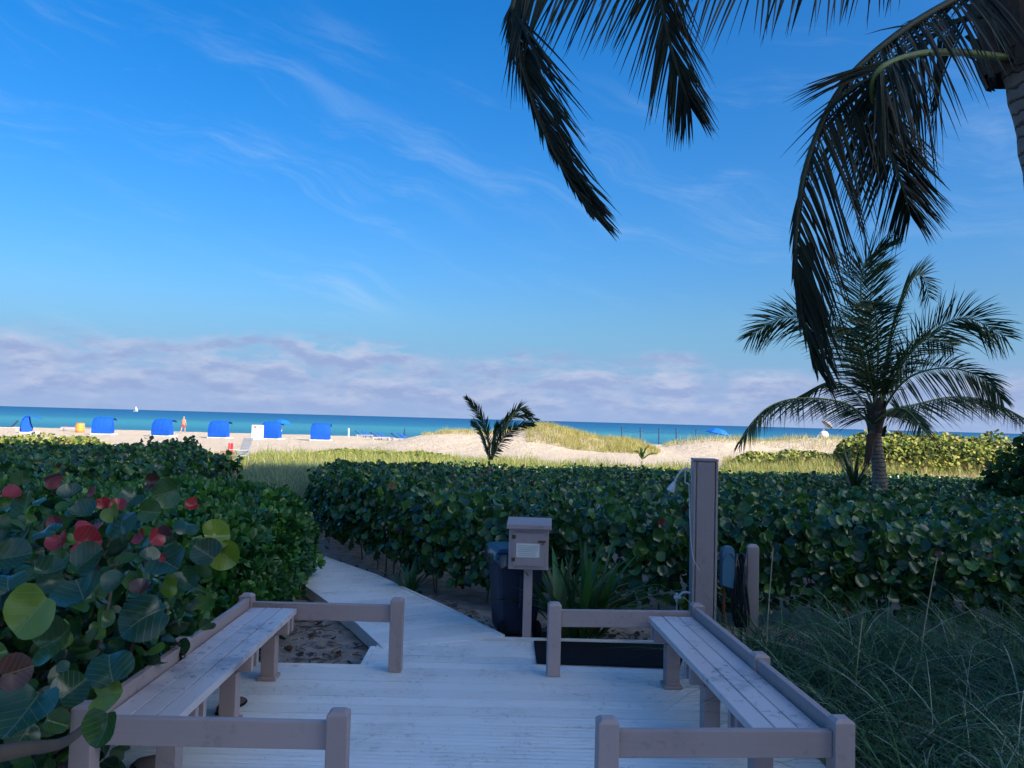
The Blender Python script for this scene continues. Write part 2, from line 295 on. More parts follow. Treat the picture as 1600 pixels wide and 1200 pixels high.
def blades(name, pos, length, width, lean, droop, col, m, az=None, segs=4, **kw):
    N = len(pos); az = rng.uniform(0, 6.283, N) if az is None else az; s = np.linspace(0, 1, segs+1)[None, :]
    hx = length[:, None]*(lean[:, None]*s+droop[:, None]*s**2); hz = length[:, None]*(s*np.sqrt(np.clip(1-lean**2, .1, 1))[:, None]-.62*droop[:, None]*s**2.4)
    px = pos[:, 0:1]+hx*np.cos(az)[:, None]; py = pos[:, 1:2]+hx*np.sin(az)[:, None]; pz = pos[:, 2:3]+hz; wv = width[:, None]*(1-s**1.6*.95)*.5
    ta = az+rng.uniform(.6, 2.5, N); wx, wy = wv*np.cos(ta)[:, None], wv*np.sin(ta)[:, None]
    v = np.stack([np.stack([px-wx, py-wy, pz], -1), np.stack([px+wx, py+wy, pz], -1)], 2).reshape(N, -1, 3); k = v.shape[1]
    q = np.array([(2*i, 2*i+1, 2*i+3, 2*i+2) for i in range(segs)]); f = (q[None]+(np.arange(N)*k)[:, None, None]).reshape(-1, 4)
    me = raw(name, v.reshape(-1, 3), f, np.repeat(col, k, 0)); return link(name, me, m, **kw)

# ---------------------------------------------------------------- ground and sea
DUNES = [(-2.0, 57, 6.4, 7, 1.15), (5.2, 55, 4.8, 5, .98), (18, 57, 6.8, 6, 1.22), (33, 55, 10, 6, 1.45), (18.5, 36, 6, 4, .55)]
def gz(x, y):
    x = np.asarray(x, float); y = np.asarray(y, float)
    z = np.interp(y, [-60, 9, 30, 68, 93, 112, 140], [-.10, -.10, -.28, -.52, -.74, -2.6, -3.2])
    for cx, cy, sx, sy, h in DUNES: z = z+h*np.exp(-((x-cx)/sx)**4-((y-cy)/sy)**2)*(1+.10*vnoise(x, y, .7, 3))
    far = np.clip((y-7)/12, 0, 1); return z+(.012+.035*far)*vnoise(x, y, 1.6, 5)+.05*far*vnoise(x, y, .45, 9)
def gpt(x, y): return Vector((x, y, float(gz(x, y))))
xs = np.unique(np.concatenate([np.linspace(-400, -60, 18), np.linspace(-60, 60, 161), np.linspace(60, 400, 18), np.linspace(-5, 5, 101)])); ys = np.unique(np.concatenate([np.linspace(-60, 0, 13), np.linspace(0, 12, 81), np.linspace(12, 70, 117), np.linspace(70, 140, 50)]))
gx, gy = np.meshgrid(xs, ys); v = np.stack([gx, gy, gz(gx, gy)], -1).reshape(-1, 3); nx, ny = len(xs), len(ys)
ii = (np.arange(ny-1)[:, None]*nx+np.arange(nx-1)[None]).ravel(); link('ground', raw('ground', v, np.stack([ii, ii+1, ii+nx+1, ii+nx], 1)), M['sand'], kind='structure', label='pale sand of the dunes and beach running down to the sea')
MB().add([(-15000, 90, -1.7), (15000, 90, -1.7), (15000, 25000, -1.7), (-15000, 25000, -1.7)], [(0, 1, 2, 3)]).build('sea', M['sea'], kind='structure', label='turquoise and deep blue sea reaching to the horizon')

# the apartment block behind the camera that shades the foreground
b = empty('apartment_building', (56, -45, 0), R(-4), label='tall pale apartment block that throws its shadow over the deck', cat='building')
MB().box(-48, 50, -16, 0, -.3, 57.5).build('wall', M['wall'], b); MB().box(-48.4, 50.4, -16.4, .4, 57.503, 58.5).build('roof', M['wall'], b)
for k in range(1, 19):
    MB().box(-47, 49, .003, 1.5, 3*k-.1, 3*k+.1).build('balcony', M['wall'], b); MB().box(-46, 48, .004, .05, 3*k+.3, 3*k+2.4).build('window_band', M['glass'], b)

# ---------------------------------------------------------------- deck and path
deck = empty('deck', (0, 0, 0), R(1.0), kind='structure', label='pale grey weathered board deck between the two benches')
pl = MB().box(-.5, .5, -.0680, .0680, -.035, 0).mesh('plank')
pl.materials.append(M['deck'])
def plank(x0, x1, y, wd, parent, name='plank', rz=0.0, dz=0.0):
    o = bpy.data.objects.new(name, pl); COL.objects.link(o); o.parent = parent; o.location = ((x0+x1)/2, y, random.uniform(-.002, .001)+dz); o.scale = (x1-x0, wd/.141, 1); o.rotation_euler = (random.uniform(-.006, .006), 0, rz+random.uniform(-.0012, .0012))
y = -.6
while y < 6.16:
    y1 = y+.141
    if y < 5.36: plank(-2.0, 1.75, y+.07, .141, deck)
    else: plank(-.875, 1.45, y+.07, .141, deck)
    y = y1
MB().box(-2.0, -.86, 5.455, 5.50, -.09, .006).build('edge_board', M['deck'], deck); MB().box(-.05, 1.45, 6.225, 6.27, -.09, .004).build('edge_board', M['deck'], deck)
MB().box(-.915, -.878, 5.50, 5.93, -.09, .008).build('edge_board', M['deck'], deck); MB().box(-2.0, 1.7, -.5, 5.3, -.14, -.05).build('joist_frame', M['bark'], deck)
path = empty('path', (0, 0, 0), 0, kind='structure', label='pale board path leading from the deck between the hedges')
Lp = [PZ(*q) for q in ((594, 1036), (605, 1013), (555, 968), (487, 920))]; Rp = [PZ(*q) for q in ((800, 999), (783, 995), (700, 953), (585, 900), (505, 872))]
Lp += [Lp[-1]+(Lp[-1]-Lp[-2])*2.2]; Rp += [Rp[-1]+(Rp[-1]-Rp[-2])*1.0]
def along(P, t):
    d = [0]
    for a, b_ in zip(P, P[1:]): d.append(d[-1]+(b_-a).length)
    s = t*d[-1]
    for i in range(len(P)-1):
        if s <= d[i+1]+1e-9: return P[i].lerp(P[i+1], (s-d[i])/(d[i+1]-d[i]))
    return P[-1]
L1 = Lp[1:]; R1 = Rp[1:]; n = 36
for k in range(n):
    a0, a1, b0, b1 = along(L1, k/n), along(L1, (k+.955)/n), along(R1, k/n), along(R1, (k+.955)/n); dz = Vector((0, 0, random.uniform(-.003, .002)+.004)); dn = Vector((0, 0, -.035))
    t = [a0+dz, b0+dz, b1+dz, a1+dz]; MB().add(t+[q+dn for q in t], [(0, 1, 2, 3), (7, 6, 5, 4), (0, 4, 5, 1), (1, 5, 6, 2), (2, 6, 7, 3), (3, 7, 4, 0)]).build('plank', M['deck'], path)
for P, s in ((L1, -1), (R1, 1)):
    for a, c in zip(P, P[1:]):
        d = (c-a).normalized(); nrm = Vector((d.y, -d.x, 0))*s*.035; up = Vector((0, 0, .012)); dn = Vector((0, 0, -.09))
        t = [a, c, c+nrm, a+nrm]; MB().add([q+dn for q in t]+[q+up for q in t], [(3, 2, 1, 0), (4, 5, 6, 7)]+[(i, (i+1) % 4, 4+(i+1) % 4, 4+i) for i in range(4)]).build('edge_board', M['deck'], path)

# ---------------------------------------------------------------- benches with their rails
def bench(org, rz, m, gf, gn, label):
    """m=-1: back to the left, m=1: back to the right; gf / gn: far and near gate post in world x, y"""
    o = empty('bench', (org[0], org[1], .002), rz, label=label, cat='bench', group='benches on the deck')
    ca, sa = math.cos(-rz), math.sin(-rz)
    loc = lambda g: ((g[0]-org[0])*ca-(g[1]-org[1])*sa, (g[0]-org[0])*sa+(g[1]-org[1])*ca)
    yf, yn = loc(gf)[1], loc(gn)[1]
    for k in range(3):
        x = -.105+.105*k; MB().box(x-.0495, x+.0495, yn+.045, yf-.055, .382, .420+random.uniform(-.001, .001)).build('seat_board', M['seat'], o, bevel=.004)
    MB().box(m*.19-.018, m*.19+.018, yn+.05, -.045, .40, .478).build('back_board', M['paint'], o, bevel=.004); MB().box(m*.19-.018, m*.19+.018, .045, yf-.05, .40, .478).build('back_board', M['paint'], o, bevel=.004)
    for yy in (yf, 0, yn): MB().post(m*.205, yy, .088, 0 if yy != 0 else -.1, .50).build('post', M['paintz'], o, bevel=.003)
    for g in (gf, gn):
        gx_, gy_ = loc(g); MB().post(gx_, gy_, .088, 0, .495).build('post', M['paintz'], o, bevel=.003)
        x0, x1 = sorted((gx_-m*-.044 if False else gx_+(.046 if m == 1 else -.046), m*.205-m*.046)); MB().box(x0, x1, gy_-.02, gy_+.02, .33, .445).build('rail', M['paintx'], o, bevel=.004)
    for yy in (yf-.22, .12, yn+.30):
        MB().box(-m*.03-.045, -m*.03+.045, yy-.045, yy+.045, .02, .285).build('leg', M['paintz'], o, bevel=.003); MB().box(-m*.03-.06, -m*.03+.06, yy-.06, yy+.06, 0, .022).build('leg_foot', M['paintz'], o, bevel=.003)
        MB().box(-.15, .15, yy-.019, yy+.019, .287, .380).build('cross_brace', M['paintx'], o, bevel=.003)
        MB().box(-.15, .15, yy+.075, yy+.113, .287, .380).build('cross_brace', M['paintx'], o, bevel=.003)
    return o
bench((-1.575, 4.30), R(.6), -1, (-.752, 5.39), (-.700, 3.34), 'low mauve painted board bench with a back rail, beside the red leaved sea grape')
bench((1.205, 4.30), R(3.6), 1, (.337, 5.385), (.445, 3.335), 'low mauve painted board bench beside the tall grass and the shower post')

# ---------------------------------------------------------------- things on and round the deck
a, b_, c, d = (PZ(*q) for q in ((834, 1004), (838, 1038), (1062, 1046), (1075, 1010)))
up = Vector((0, 0, .016)); lo = Vector((0, 0, .004)); t = [b_, c, d, a]
o = empty('rubber_mat', t[0], label='black rubber mat lying on the deck behind the low rail', cat='mat')
MB().add([q+lo-t[0] for q in t]+[q+up-t[0] for q in t], [(3, 2, 1, 0), (4, 5, 6, 7)]+[(i, (i+1) % 4, 4+(i+1) % 4, 4+i) for i in range(4)]).build('sheet', M['rubber'], o, bevel=.003)

p = PZ(823, 996); g = gpt(p.x, p.y+.03); o = empty('notice_box', g, R(-3), label='mauve wooden notice box with hinged door on a single post beside the dark bin', cat='box')
dz = -g.z
MB().post(0, 0, .07, -.05, .56+dz, .003).build('post', M['paintz'], o, bevel=.003); MB().box(-.16, .16, -.10, .10, .555+dz, .875+dz).build('case', M['paintz'], o, bevel=.003)
MB().add([(-.18, -.135, .877+dz), (.18, -.135, .877+dz), (.18, .12, .895+dz), (-.18, .12, .895+dz), (-.18, -.135, .915+dz), (.18, -.135, .915+dz), (.18, .12, .945+dz), (-.18, .12, .945+dz)], [(3, 2, 1, 0), (4, 5, 6, 7), (0, 1, 5, 4), (1, 2, 6, 5), (2, 3, 7, 6), (3, 0, 4, 7)]).build('roof', M['paintx'], o, bevel=.006)
dr = MB().box(-.125, .125, -.116, -.102, .585+dz, .845+dz).build('door', M['paintz'], o, bevel=.002)
pp = MB().box(-.098, .088, -.1195, -.1175, .655+dz, .765+dz).build('notice', M['paper'], dr)
for k in range(6): MB().box(-.085, .05+.03*random.random(), -.1215, -.1205, .745+dz-k*.0155, .7485+dz-k*.0155).build('text_line', M['ink'], dr)
for zz in (.62, .80): MB().box(-.135, -.105, -.121, -.1165, zz+dz, zz+.03+dz).build('hinge', M['rust'], dr)
MB().box(.075, .135, -.124, -.1165, .775+dz, .79+dz).tube([(.115, -.12, .79+dz), (.115, -.135, .775+dz), (.115, -.12, .76+dz)], .004).build('latch', M['rust'], dr)

g = gpt(.04, 6.72); o = empty('wheeled_bin', g, R(14), label='dark navy wheeled rubbish bin with liner under its lid, behind the notice box', cat='bin')
def frustum(w0, d0, w1, d1, z0, z1, oy=0): return MB().add([(-w0, -d0, z0), (w0, -d0, z0), (w0, d0, z0), (-w0, d0, z0), (-w1, -d1+oy, z1), (w1, -d1+oy, z1), (w1, d1+oy, z1), (-w1, d1+oy, z1)], [(3, 2, 1, 0), (4, 5, 6, 7)]+[(i, (i+1) % 4, 4+(i+1) % 4, 4+i) for i in range(4)])
frustum(.17, .19, .225, .25, .05, .74).build('body', M['bin'], o, bevel=.03); frustum(.245, .27, .245, .27, .742, .765).build('rim', M['bin'], o, bevel=.008)
frustum(.25, .28, .20, .22, .80, .835).build('lid', M['bin'], o, bevel=.02)
rg = MB(); vv = []
for k in range(28):
    a_ = 2*math.pi*k/28; q = max(abs(math.cos(a_)), abs(math.sin(a_))); vv += [(.255*math.cos(a_)/q*(1+.03*math.sin(5*k)), .285*math.sin(a_)/q, .772), (.262*math.cos(a_)/q, .292*math.sin(a_)/q*(1+.02*math.sin(3*k)), .70+.03*math.sin(k*2.3)+.02*math.sin(k*5.1)), (.235*math.cos(a_)/q, .26*math.sin(a_)/q, .800)]
rg.add(vv, [(3*k+i, 3*((k+1) % 28)+i, 3*((k+1) % 28)+j, 3*k+j) for k in range(28) for i, j in ((1, 0), (0, 2))]).build('liner', M['bag'], o, smooth=True)
for s in (-1, 1):
    q = MB().lathe([(.03, -.022), (.085, -.022), (.092, -.012), (.092, .012), (.085, .022), (.03, .022)], 18).build('wheel', M['rubber'], o, loc=(s*.17, -.22, .088)); q.rotation_euler = (0, R(90), 0)
MB().box(-.02, .02, -.262, -.24, .3, .6).build('moulded_rib', M['bin'], o, bevel=.006)
o.scale = (.90, .90, .92); o.location.x += .03

g = gpt(1.545, 6.12); o = empty('shower_post', g, R(-6), label='tall mauve boxed beach shower post with shower head and pull cord', cat='shower')
zt = 1.485-g.z
MB().box(-.075, .075, -.075, .075, -.05, zt-.02).build('core', M['paintz'], o, bevel=.003); MB().box(-.068, .068, -.094, -.077, -.03, zt-.025).build('front_board', M['paintz'], o, bevel=.003)
for s in (-1, 1): MB().box(min(s*.077, s*.094), max(s*.077, s*.094), -.094, .094, -.05, zt-.022).build('side_board', M['paintz'], o, bevel=.003)
MB().box(-.096, .096, -.098, .096, zt-.019, zt).build('cap', M['paintz'], o, bevel=.004)
hd = MB().tube(spline([(-.094, -.02, zt-.10), (-.15, -.02, zt-.085), (-.20, -.02, zt-.13), (-.235, -.02, zt-.20)], 10), .009, 8).build('shower_arm', M['metal'], o)
MB().tube([(-.232, -.02, zt-.19), (-.245, -.02, zt-.225), (-.262, -.02, zt-.262), (-.265, -.02, zt-.268)], [.012, .026, .034, .032], 12).build('shower_head', M['metal'], hd)
MB().tube([(-.15, -.02, zt-.09), (-.152, -.025, zt-.19), (-.12, -.06, zt-.21)], .006).build('valve', M['metal'], hd)
MB().tube(spline([(-.125, -.06, zt-.21), (-.118, -.10, zt-.5), (-.095, -.11, zt-.75), (-.04, -.115, zt-.86)], 14), .003).build('pull_cord', M['metal'], o)
fz = .52; tp = MB().tube(spline([(-.094, 0, fz), (-.14, 0, fz+.005), (-.175, 0, fz-.02), (-.19, 0, fz-.05)], 8), .009, 8).build('tap_spout', M['metal'], o)
MB().box(-.222, -.165, -.02, .02, fz-.045, fz-.028).tube([(-.2, 0, fz-.07), (-.2, 0, fz-.005)], .011).build('tap_handle', M['metal'], tp); MB().tube([(-.197, 0, fz-.07), (-.197, 0, fz-.22)], .005).build('drip_pipe', M['metal'], tp)

g = gpt(1.98, 6.25); o = empty('hose_post', g, R(-12), label='short mauve post holding a coiled black hose', cat='post')
MB().post(0, 0, .088, -.05, .80-g.z, .02).build('post', M['paintz'], o, bevel=.004)
cl = MB()
for k in range(9):
    rr = random.uniform(.0, .03); x0 = -.055-.011*k; pts = []
    for j in range(25): a_ = 2*math.pi*j/24; pts.append((x0+.02*math.sin(a_*2+k), (.12+rr)*math.sin(a_)-.03, .44-g.z+(.27+rr)*math.cos(a_)-.03*random.random()))
    cl.tube(pts, .010, 6, False)
cl.build('hose_coil', M['hose'], o, kind='stuff'); MB().tube(spline([(-.05, -.05, .3-g.z), (-.09, -.08, .12-g.z), (-.06, -.10, .02), (.1, -.2, .012)], 12), .010).build('hose_end', M['hose'], o); MB().tube([(-.044, 0, .70-g.z), (-.2, 0, .70-g.z)], .012).build('hanger_peg', M['rust'], o)
g = gpt(1.735, 6.12); o = empty('foot_wash_panel', g, R(28), label='teal rounded plastic panel hung beside the black hose coil', cat='panel')
pr = [(-.065, .50), (.065, .46), (.065, .745)] + [(.065*math.cos(R(a_)), .745+.06*math.sin(R(a_))) for a_ in range(20, 180, 20)] + [(-.065, .745)]
nn = len(pr); z_ = -g.z
MB().add([(x, -.02, q+z_) for x, q in pr]+[(x, .02, q+z_) for x, q in pr], [tuple(range(nn)), tuple(range(2*nn-1, nn-1, -1))]+[(i, nn+i, nn+(i+1) % nn, (i+1) % nn) for i in range(nn)]).build('plate', M['teal'], o, bevel=.006)
MB().tube([(-.06+.12*k/10, -.024, .70+z_+.05*math.sin(math.pi*k/10)) for k in range(11)], .004).build('raised_rim', M['teal'], o); MB().tube([(0, .03, -.02), (0, .03, .6+z_)], .014).build('stake', M['rust'], o)

for (px, py), nm, rz in (((362, 1107), 'brown sandal lying under the far end of the bench by the sea grape', 80), ((243, 1199), 'dark shoe on the deck at the lower edge below the near rail', 60)):
    q = PZ(px, py); o = empty('shoe', (q.x, q.y, .003), R(rz), label=nm, cat='shoe', group='shoes on the deck')
    prof = [(-.12, .034, .055), (-.08, .038, .075), (0, .034, .06), (.06, .044, .045), (.11, .036, .03), (.13, .015, .015)]; vv = []; 
    for x, hw, hh in prof: vv += [(x, -hw, .012), (x, -hw*.8, hh*.8), (x, 0, hh), (x, hw*.8, hh*.8), (x, hw, .012)]
    MB().add(vv, [(5*i+j, 5*i+j+1, 5*i+j+6, 5*i+j+5) for i in range(5) for j in range(4)]+[(0, 1, 2, 3, 4), (29, 28, 27, 26, 25)]).build('upper', M['shoe'], o, smooth=True)
    MB().add([(x, s*hw*1.1, z) for z in (0, .014) for x, hw, _ in prof for s in (-1, 1)], [(0, 1, 13, 12), (10, 22, 23, 11)]+[(2*i+12, 2*i+13, 2*i+15, 2*i+14) for i in range(5)]+[(2*i, 2*i+12, 2*i+14, 2*i+2) for i in range(5)]+[(2*i+1, 2*i+3, 2*i+15, 2*i+13) for i in range(5)]).build('sole', M['rubber'], o)

# ---------------------------------------------------------------- sea grape hedges
LEAF = fan(8, .2, .3); LEAF6 = fan(6)
GREENS = [((.030, .095, .026), 5), ((.05, .14, .030), 4), ((.022, .070, .035), 3), ((.075, .17, .03), 1.3), ((.14, .22, .03), .35), ((.16, .12, .05), .12), ((.10, .035, .03), .08)]
def hedge_points(poly, top, n_top, n_face, face, depth=.35):
    xs_, ys_ = zip(*poly); X = rng.uniform(min(xs_), max(xs_), n_top*6); Y = min(ys_)+(max(ys_)-min(ys_))*rng.uniform(0, 1, n_top*6)**1.5
    k = inside(poly, X, Y); X, Y = X[k][:n_top], Y[k][:n_top]; e = np.clip(edged(poly, X, Y)/.55, 0, 1); g = gz(X, Y); ht = top(X, Y)-g
    z = g+ht*(.55+.45*np.sqrt(1-(1-e)**2))-rng.exponential(depth*.45, len(X)).clip(0, depth*2)
    P = [np.stack([X, Y, np.maximum(z, g+.05)], 1)]; N = [np.stack([rng.normal(0, .7, len(X)), rng.normal(-.35, .7, len(X)), rng.normal(.65, .3, len(X))], 1)]
    if n_face:
        seg = [np.array(q) for q in face]; ln = np.array([np.linalg.norm(b-a) for a, b in zip(seg, seg[1:])]); i = rng.choice(len(ln), n_face, p=ln/ln.sum()); t = rng.uniform(0, 1, n_face)[:, None]
        A = np.array(seg[:-1])[i]; B = np.array(seg[1:])[i]; q = A+(B-A)*t; d = (B-A)/ln[i][:, None]; inn = np.stack([-d[:, 1], d[:, 0]], 1); md_ = (A+B)/2; inn = np.where(inside(poly, md_[:, 0]+inn[:, 0]*.05, md_[:, 1]+inn[:, 1]*.05)[:, None], inn, -inn); off = rng.exponential(.16, n_face)-.06
        g = gz(q[:, 0], q[:, 1]); u = rng.uniform(.05, 1.0, n_face)**.6; ht = top(q[:, 0], q[:, 1])-g
        q = q+inn*(off+.22*u**3+.22*(1-u)**1.5)[:, None]; P.append(np.stack([q[:, 0], q[:, 1], g+ht*u], 1)); N.append(np.stack([-inn[:, 0]*.8+rng.normal(0, .5, n_face), -inn[:, 1]*.8+rng.normal(0, .5, n_face), rng.normal(.45, .4, n_face)], 1))
    return np.concatenate(P), np.concatenate(N)
def hedge(name, label, poly, top, n_top, n_face, face, n_single, size=(.065, .14), cols=GREENS, T=LEAF, matk='leaf', stems=120, part='leaf', cat='hedge', depth=.35):
    P, N = hedge_points(poly, top, n_top, n_face, face, depth); g0 = gpt(*face[len(face)//2]); o = empty(name, g0, label=label, cat=cat)
    S = rng.uniform(size[0], size[1], len(P)); fr = frames(N); C = pick(cols, len(P))
    d = np.hypot(P[:, 0], P[:, 1]); dirv = -P/np.linalg.norm(P-np.array([0, 0, H]), axis=1)[:, None]
    surf = (top(P[:, 0], P[:, 1])-P[:, 2] < .10) & (np.abs(P[:, 0]/P[:, 1]) < .66)
    sc_ = np.where(surf, d, 1e9); idx = np.argsort(sc_)[:n_single]; msk = np.ones(len(P), bool); msk[idx] = False
    singles(part, T, P[idx], fr[idx], S[idx], [c[:3] for c in pick(cols, 14)], M[matk], o)
    if matk == 'leaf':      # shoots that stand up out of the top
        k_ = rng.choice(len(P), 420); b0 = P[k_]; b0[:, 2] = top(b0[:, 0], b0[:, 1])-.03; hh = rng.uniform(.08, .26, 420)*np.interp(b0[:, 1], [8, 24], [1, .55]); Q = np.concatenate([b0+np.stack([rng.normal(0, .035, 420), rng.normal(0, .035, 420), hh*j/4], 1) for j in range(5)]); nq = len(Q)
        mass('shoots', T, Q, frames(np.stack([rng.normal(0, .8, nq), rng.normal(-.3, .8, nq), rng.normal(.3, .4, nq)], 1)), rng.uniform(.07, .12, nq), pick(cols, nq), M[matk], o, g0)
    q = mass('foliage', T, P[msk], fr[msk], S[msk], C[msk], M[matk], o, g0)
    if stems:
        mb = MB(); seg = [Vector((*q_, 0)) for q_ in face]
        for k in range(stems):
            t_ = random.random(); q_ = along(seg, t_); q_ = q_+Vector((random.uniform(-.1, .1), random.uniform(.05, .5), 0)); z0 = float(gz(q_.x, q_.y)); h_ = float(top(np.array([q_.x]), np.array([q_.y]))[0])-z0
            a_ = Vector((random.uniform(-.2, .2), random.uniform(-.25, .1), 0))
            if not (inside(poly, np.array([q_.x, q_.x+a_.x]), np.array([q_.y, q_.y+a_.y])).all() and edged(poly, np.array([q_.x]), np.array([q_.y]))[0] > .12): continue
            b0 = Vector((q_.x, q_.y, z0-.03))-g0
            mb.tube([b0, b0+a_*.3+Vector((0, 0, h_*.45)), b0+a_+Vector((0, 0, h_*.9))], [.009, .007, .004], 4, False)
        mb.build('stems', M['bark'], o, kind='stuff')
    return o
fR = [(8.5, 6.5), (4.5, 6.75), (2.3, 6.95), (1.0, 7.15), (-.1, 7.35), (-1.0, 8.2), (-2.1, 9.8), (-2.65, 10.9), (-3.5, 13.2), (-4.5, 18), (-5.8, 26)]
fR = fR[::-1]
polyR = fR+[(13, 11), (23, 28.5), (10, 28), (0, 27)]
topR = lambda x, y: np.interp(y, [6.5, 9, 14, 28], [.80, .84, .60, .10])+.14*vnoise(x, y, 1.3, 21)+.10*vnoise(x, y, 4, 22)
hedge('sea_grape_hedge', 'broad dark green sea grape hedge behind the shower post and notice box', polyR, topR, 43000, 12500, fR, 300)
fL = [(-9.6, 24), (-7.9, 19.5), (-6.0, 15.6), (-4.3, 12.6), (-5, 10.5), (-7, 8)]
polyL = fL+[(-11, 8), (-24, 22), (-24, 26.5), (-12, 26.5)]
topL = lambda x, y: np.interp(y, [8, 13, 20, 27], [.95, .88, .74, .40])+.09*vnoise(x, y, 1.4, 31)+.05*vnoise(x, y, 4.5, 32)+.28*np.exp(-((x+8.6)/1.3)**2-((y-20.5)/2)**2)
hedge('sea_grape_hedge', 'low sea grape hedge at the left in front of the blue cabanas', polyL, topL, 16000, 2800, fL, 200, stems=20)

# bright green small leaved shrub beside the path
def rosette(n=9):
    V_, F_ = [], []
    for k in range(n):
        a = 2*math.pi*k/n*1.0+.3*(k % 2); el = .35+.5*(k % 3)/2; d = np.array([math.cos(a)*math.cos(el), math.sin(a)*math.cos(el), math.sin(el)]); s = np.array([-math.sin(a), math.cos(a), 0]); up = np.cross(d, s); b0 = len(V_)
        V_ += [d*.04, d*.3+s*.11+up*-.02, d*.3-s*.11-up*.02, d*.5+s*.06-up*.05, d*.5-s*.06-up*.05]; F_ += [(b0, b0+1, b0+2), (b0+1, b0+3, b0+4), (b0+1, b0+4, b0+2)]
    return np.array(V_), np.array(F_)
fN = [(-3.8, 11.2), (-2.9, 9.9), (-2.05, 8.4), (-1.98, 7.4), (-1.9, 6.6), (-1.78, 5.75), (-2.2, 5.0)]
polyN = fN+[(-3, 4.9), (-6, 6), (-6.5, 11.5)]
topN = lambda x, y: np.interp(y, [5, 6.5, 9, 11.5], [.62, .86, .84, .72])-.35*np.clip((x+2.5)/.6, 0, 1)**2+.07*vnoise(x, y, 2.4, 41)
BRIGHT = [((.045, .16, .022), 4), ((.03, .12, .025), 4), ((.08, .22, .03), 2), ((.02, .08, .02), 2)]
hedge('naupaka_shrub', 'rounded bright green small leaved shrub spilling towards the board path', polyN, topN, 5200, 3600, fN, 300, (.15, .24), BRIGHT, rosette(), 'shrub', 60, 'leaf_cluster', 'shrub', .3)

# ---------------------------------------------------------------- large leaved sea grape in front at the left
tmpl = [disc(4, 20, c, f, .4, w_, s) for s, (c, f, w_) in enumerate(((.15, .22, .03), (.32, .38, .035), (-.25, .30, .04), (.1, .6, .03)))]
o = empty('sea_grape', (-2.5, 3.6, -.1), label='large leaved sea grape shrub with red and lime leaves beside the bench', cat='shrub')
DG, LG, YG, RD, PK, BR, TL = (.016, .058, .022), (.036, .105, .022), (.16, .24, .02), (.38, .02, .026), (.20, .04, .055), (.09, .032, .02), (.02, .074, .034)
hero = [(55, 955, 2.25, 90, YG, (.15, -1, .25), 0), (88, 1000, 2.3, 80, LG, (.1, -1, .35), 1), (40, 1112, 2.2, 110, TL, (.3, -.8, .7), 0), (22, 1050, 2.15, 58, BR, (.1, -1, .2), 0), (168, 1085, 2.75, 62, YG, (.2, -1, .4), 0), (165, 1135, 2.7, 62, LG, (.1, -1, .3), 1), (172, 1045, 2.75, 75, TL, (.2, -.8, .5), 2), (130, 935, 2.6, 85, TL, (.1, -.7, .6), 1), (225, 965, 3.0, 85, DG, (.1, -.9, .4), 2), (135, 848, 3.0, 62, RD, (.1, -.9, .5), 0), (95, 848, 3.0, 48, RD, (-.3, -.8, .5), 1), (140, 830, 3.05, 50, RD, (.2, -.5, .9), 3),
    (138, 875, 2.95, 58, DG, (.1, -1, .3), 0), (335, 838, 4.3, 52, YG, (.2, -.8, .5), 0), (352, 868, 4.3, 50, YG, (.3, -1, .2), 0), (322, 865, 4.2, 50, DG, (.1, -1, .2), 0), (300, 790, 4.2, 28, RD, (.3, -.9, .4), 1), (262, 770, 4.1, 50, LG, (.1, -1, .2), 0), (240, 755, 4.1, 30, BR, (-.2, -1, .3), 1), (185, 790, 3.4, 32, RD, (.2, -1, .3), 0), (145, 775, 3.3, 34, PK, (-.1, -.7, .6), 3), (160, 785, 3.3, 26, RD, (.3, -1, .2), 0), (178, 802, 3.3, 36, YG, (-.3, -1, .4), 3), (190, 820, 3.25, 58, TL, (.2, -.8, .5), 2), (15, 775, 3.0, 40, RD, (-.2, -.6, .8), 3), (80, 748, 3.3, 36, PK, (.2, -.4, -.6), 3), (40, 790, 3.0, 50, LG, (0, -1, .2), 0), (35, 748, 3.4, 30, LG, (.2, -1, .3), 0), (262, 880, 3.4, 62, TL, (.1, -.9, .5), 0), (290, 905, 3.5, 42, TL, (.2, -1, .3), 1), (265, 828, 3.7, 36, PK, (.2, -.6, -.5), 3), (222, 840, 3.4, 34, RD, (-.3, -.6, .4), 3), (255, 872, 3.38, 16, RD, (.1, -1, .3), 0), (75, 895, 2.7, 50, TL, (.1, -.8, .5), 1), (92, 880, 2.75, 44, LG, (-.2, -1, .2), 0), (20, 870, 2.5, 60, DG, (.2, -.9, .4), 0), (85, 815, 3.1, 30, PK, (.5, -.7, -.3), 3), (185, 910, 2.9, 48, TL, (-.1, -.8, .5), 3), (220, 920, 3.0, 34, BR, (.2, -.6, .6), 3), (265, 915, 3.4, 40, YG, (-.1, -1, .3), 2), (75, 830, 2.9, 45, TL, (.1, -.6, .8), 2), (130, 805, 3.2, 48, TL, (-.2, -.9, .5), 1), (110, 1080, 2.5, 60, DG, (.1, -.9, .4), 0), (215, 905, 3.1, 40, LG, (.1, -1, .3), 1), (12, 910, 2.3, 60, TL, (0, -.7, .6), 2), (290, 825, 3.9, 40, TL, (.1, -.6, .7), 2), (110, 775, 3.5, 40, TL, (.1, -.7, .5), 1), (205, 780, 3.7, 38, TL, (.1, -.8, .6), 0), (232, 800, 3.8, 40, LG, (.2, -1, .3), 0)]
cache = {}
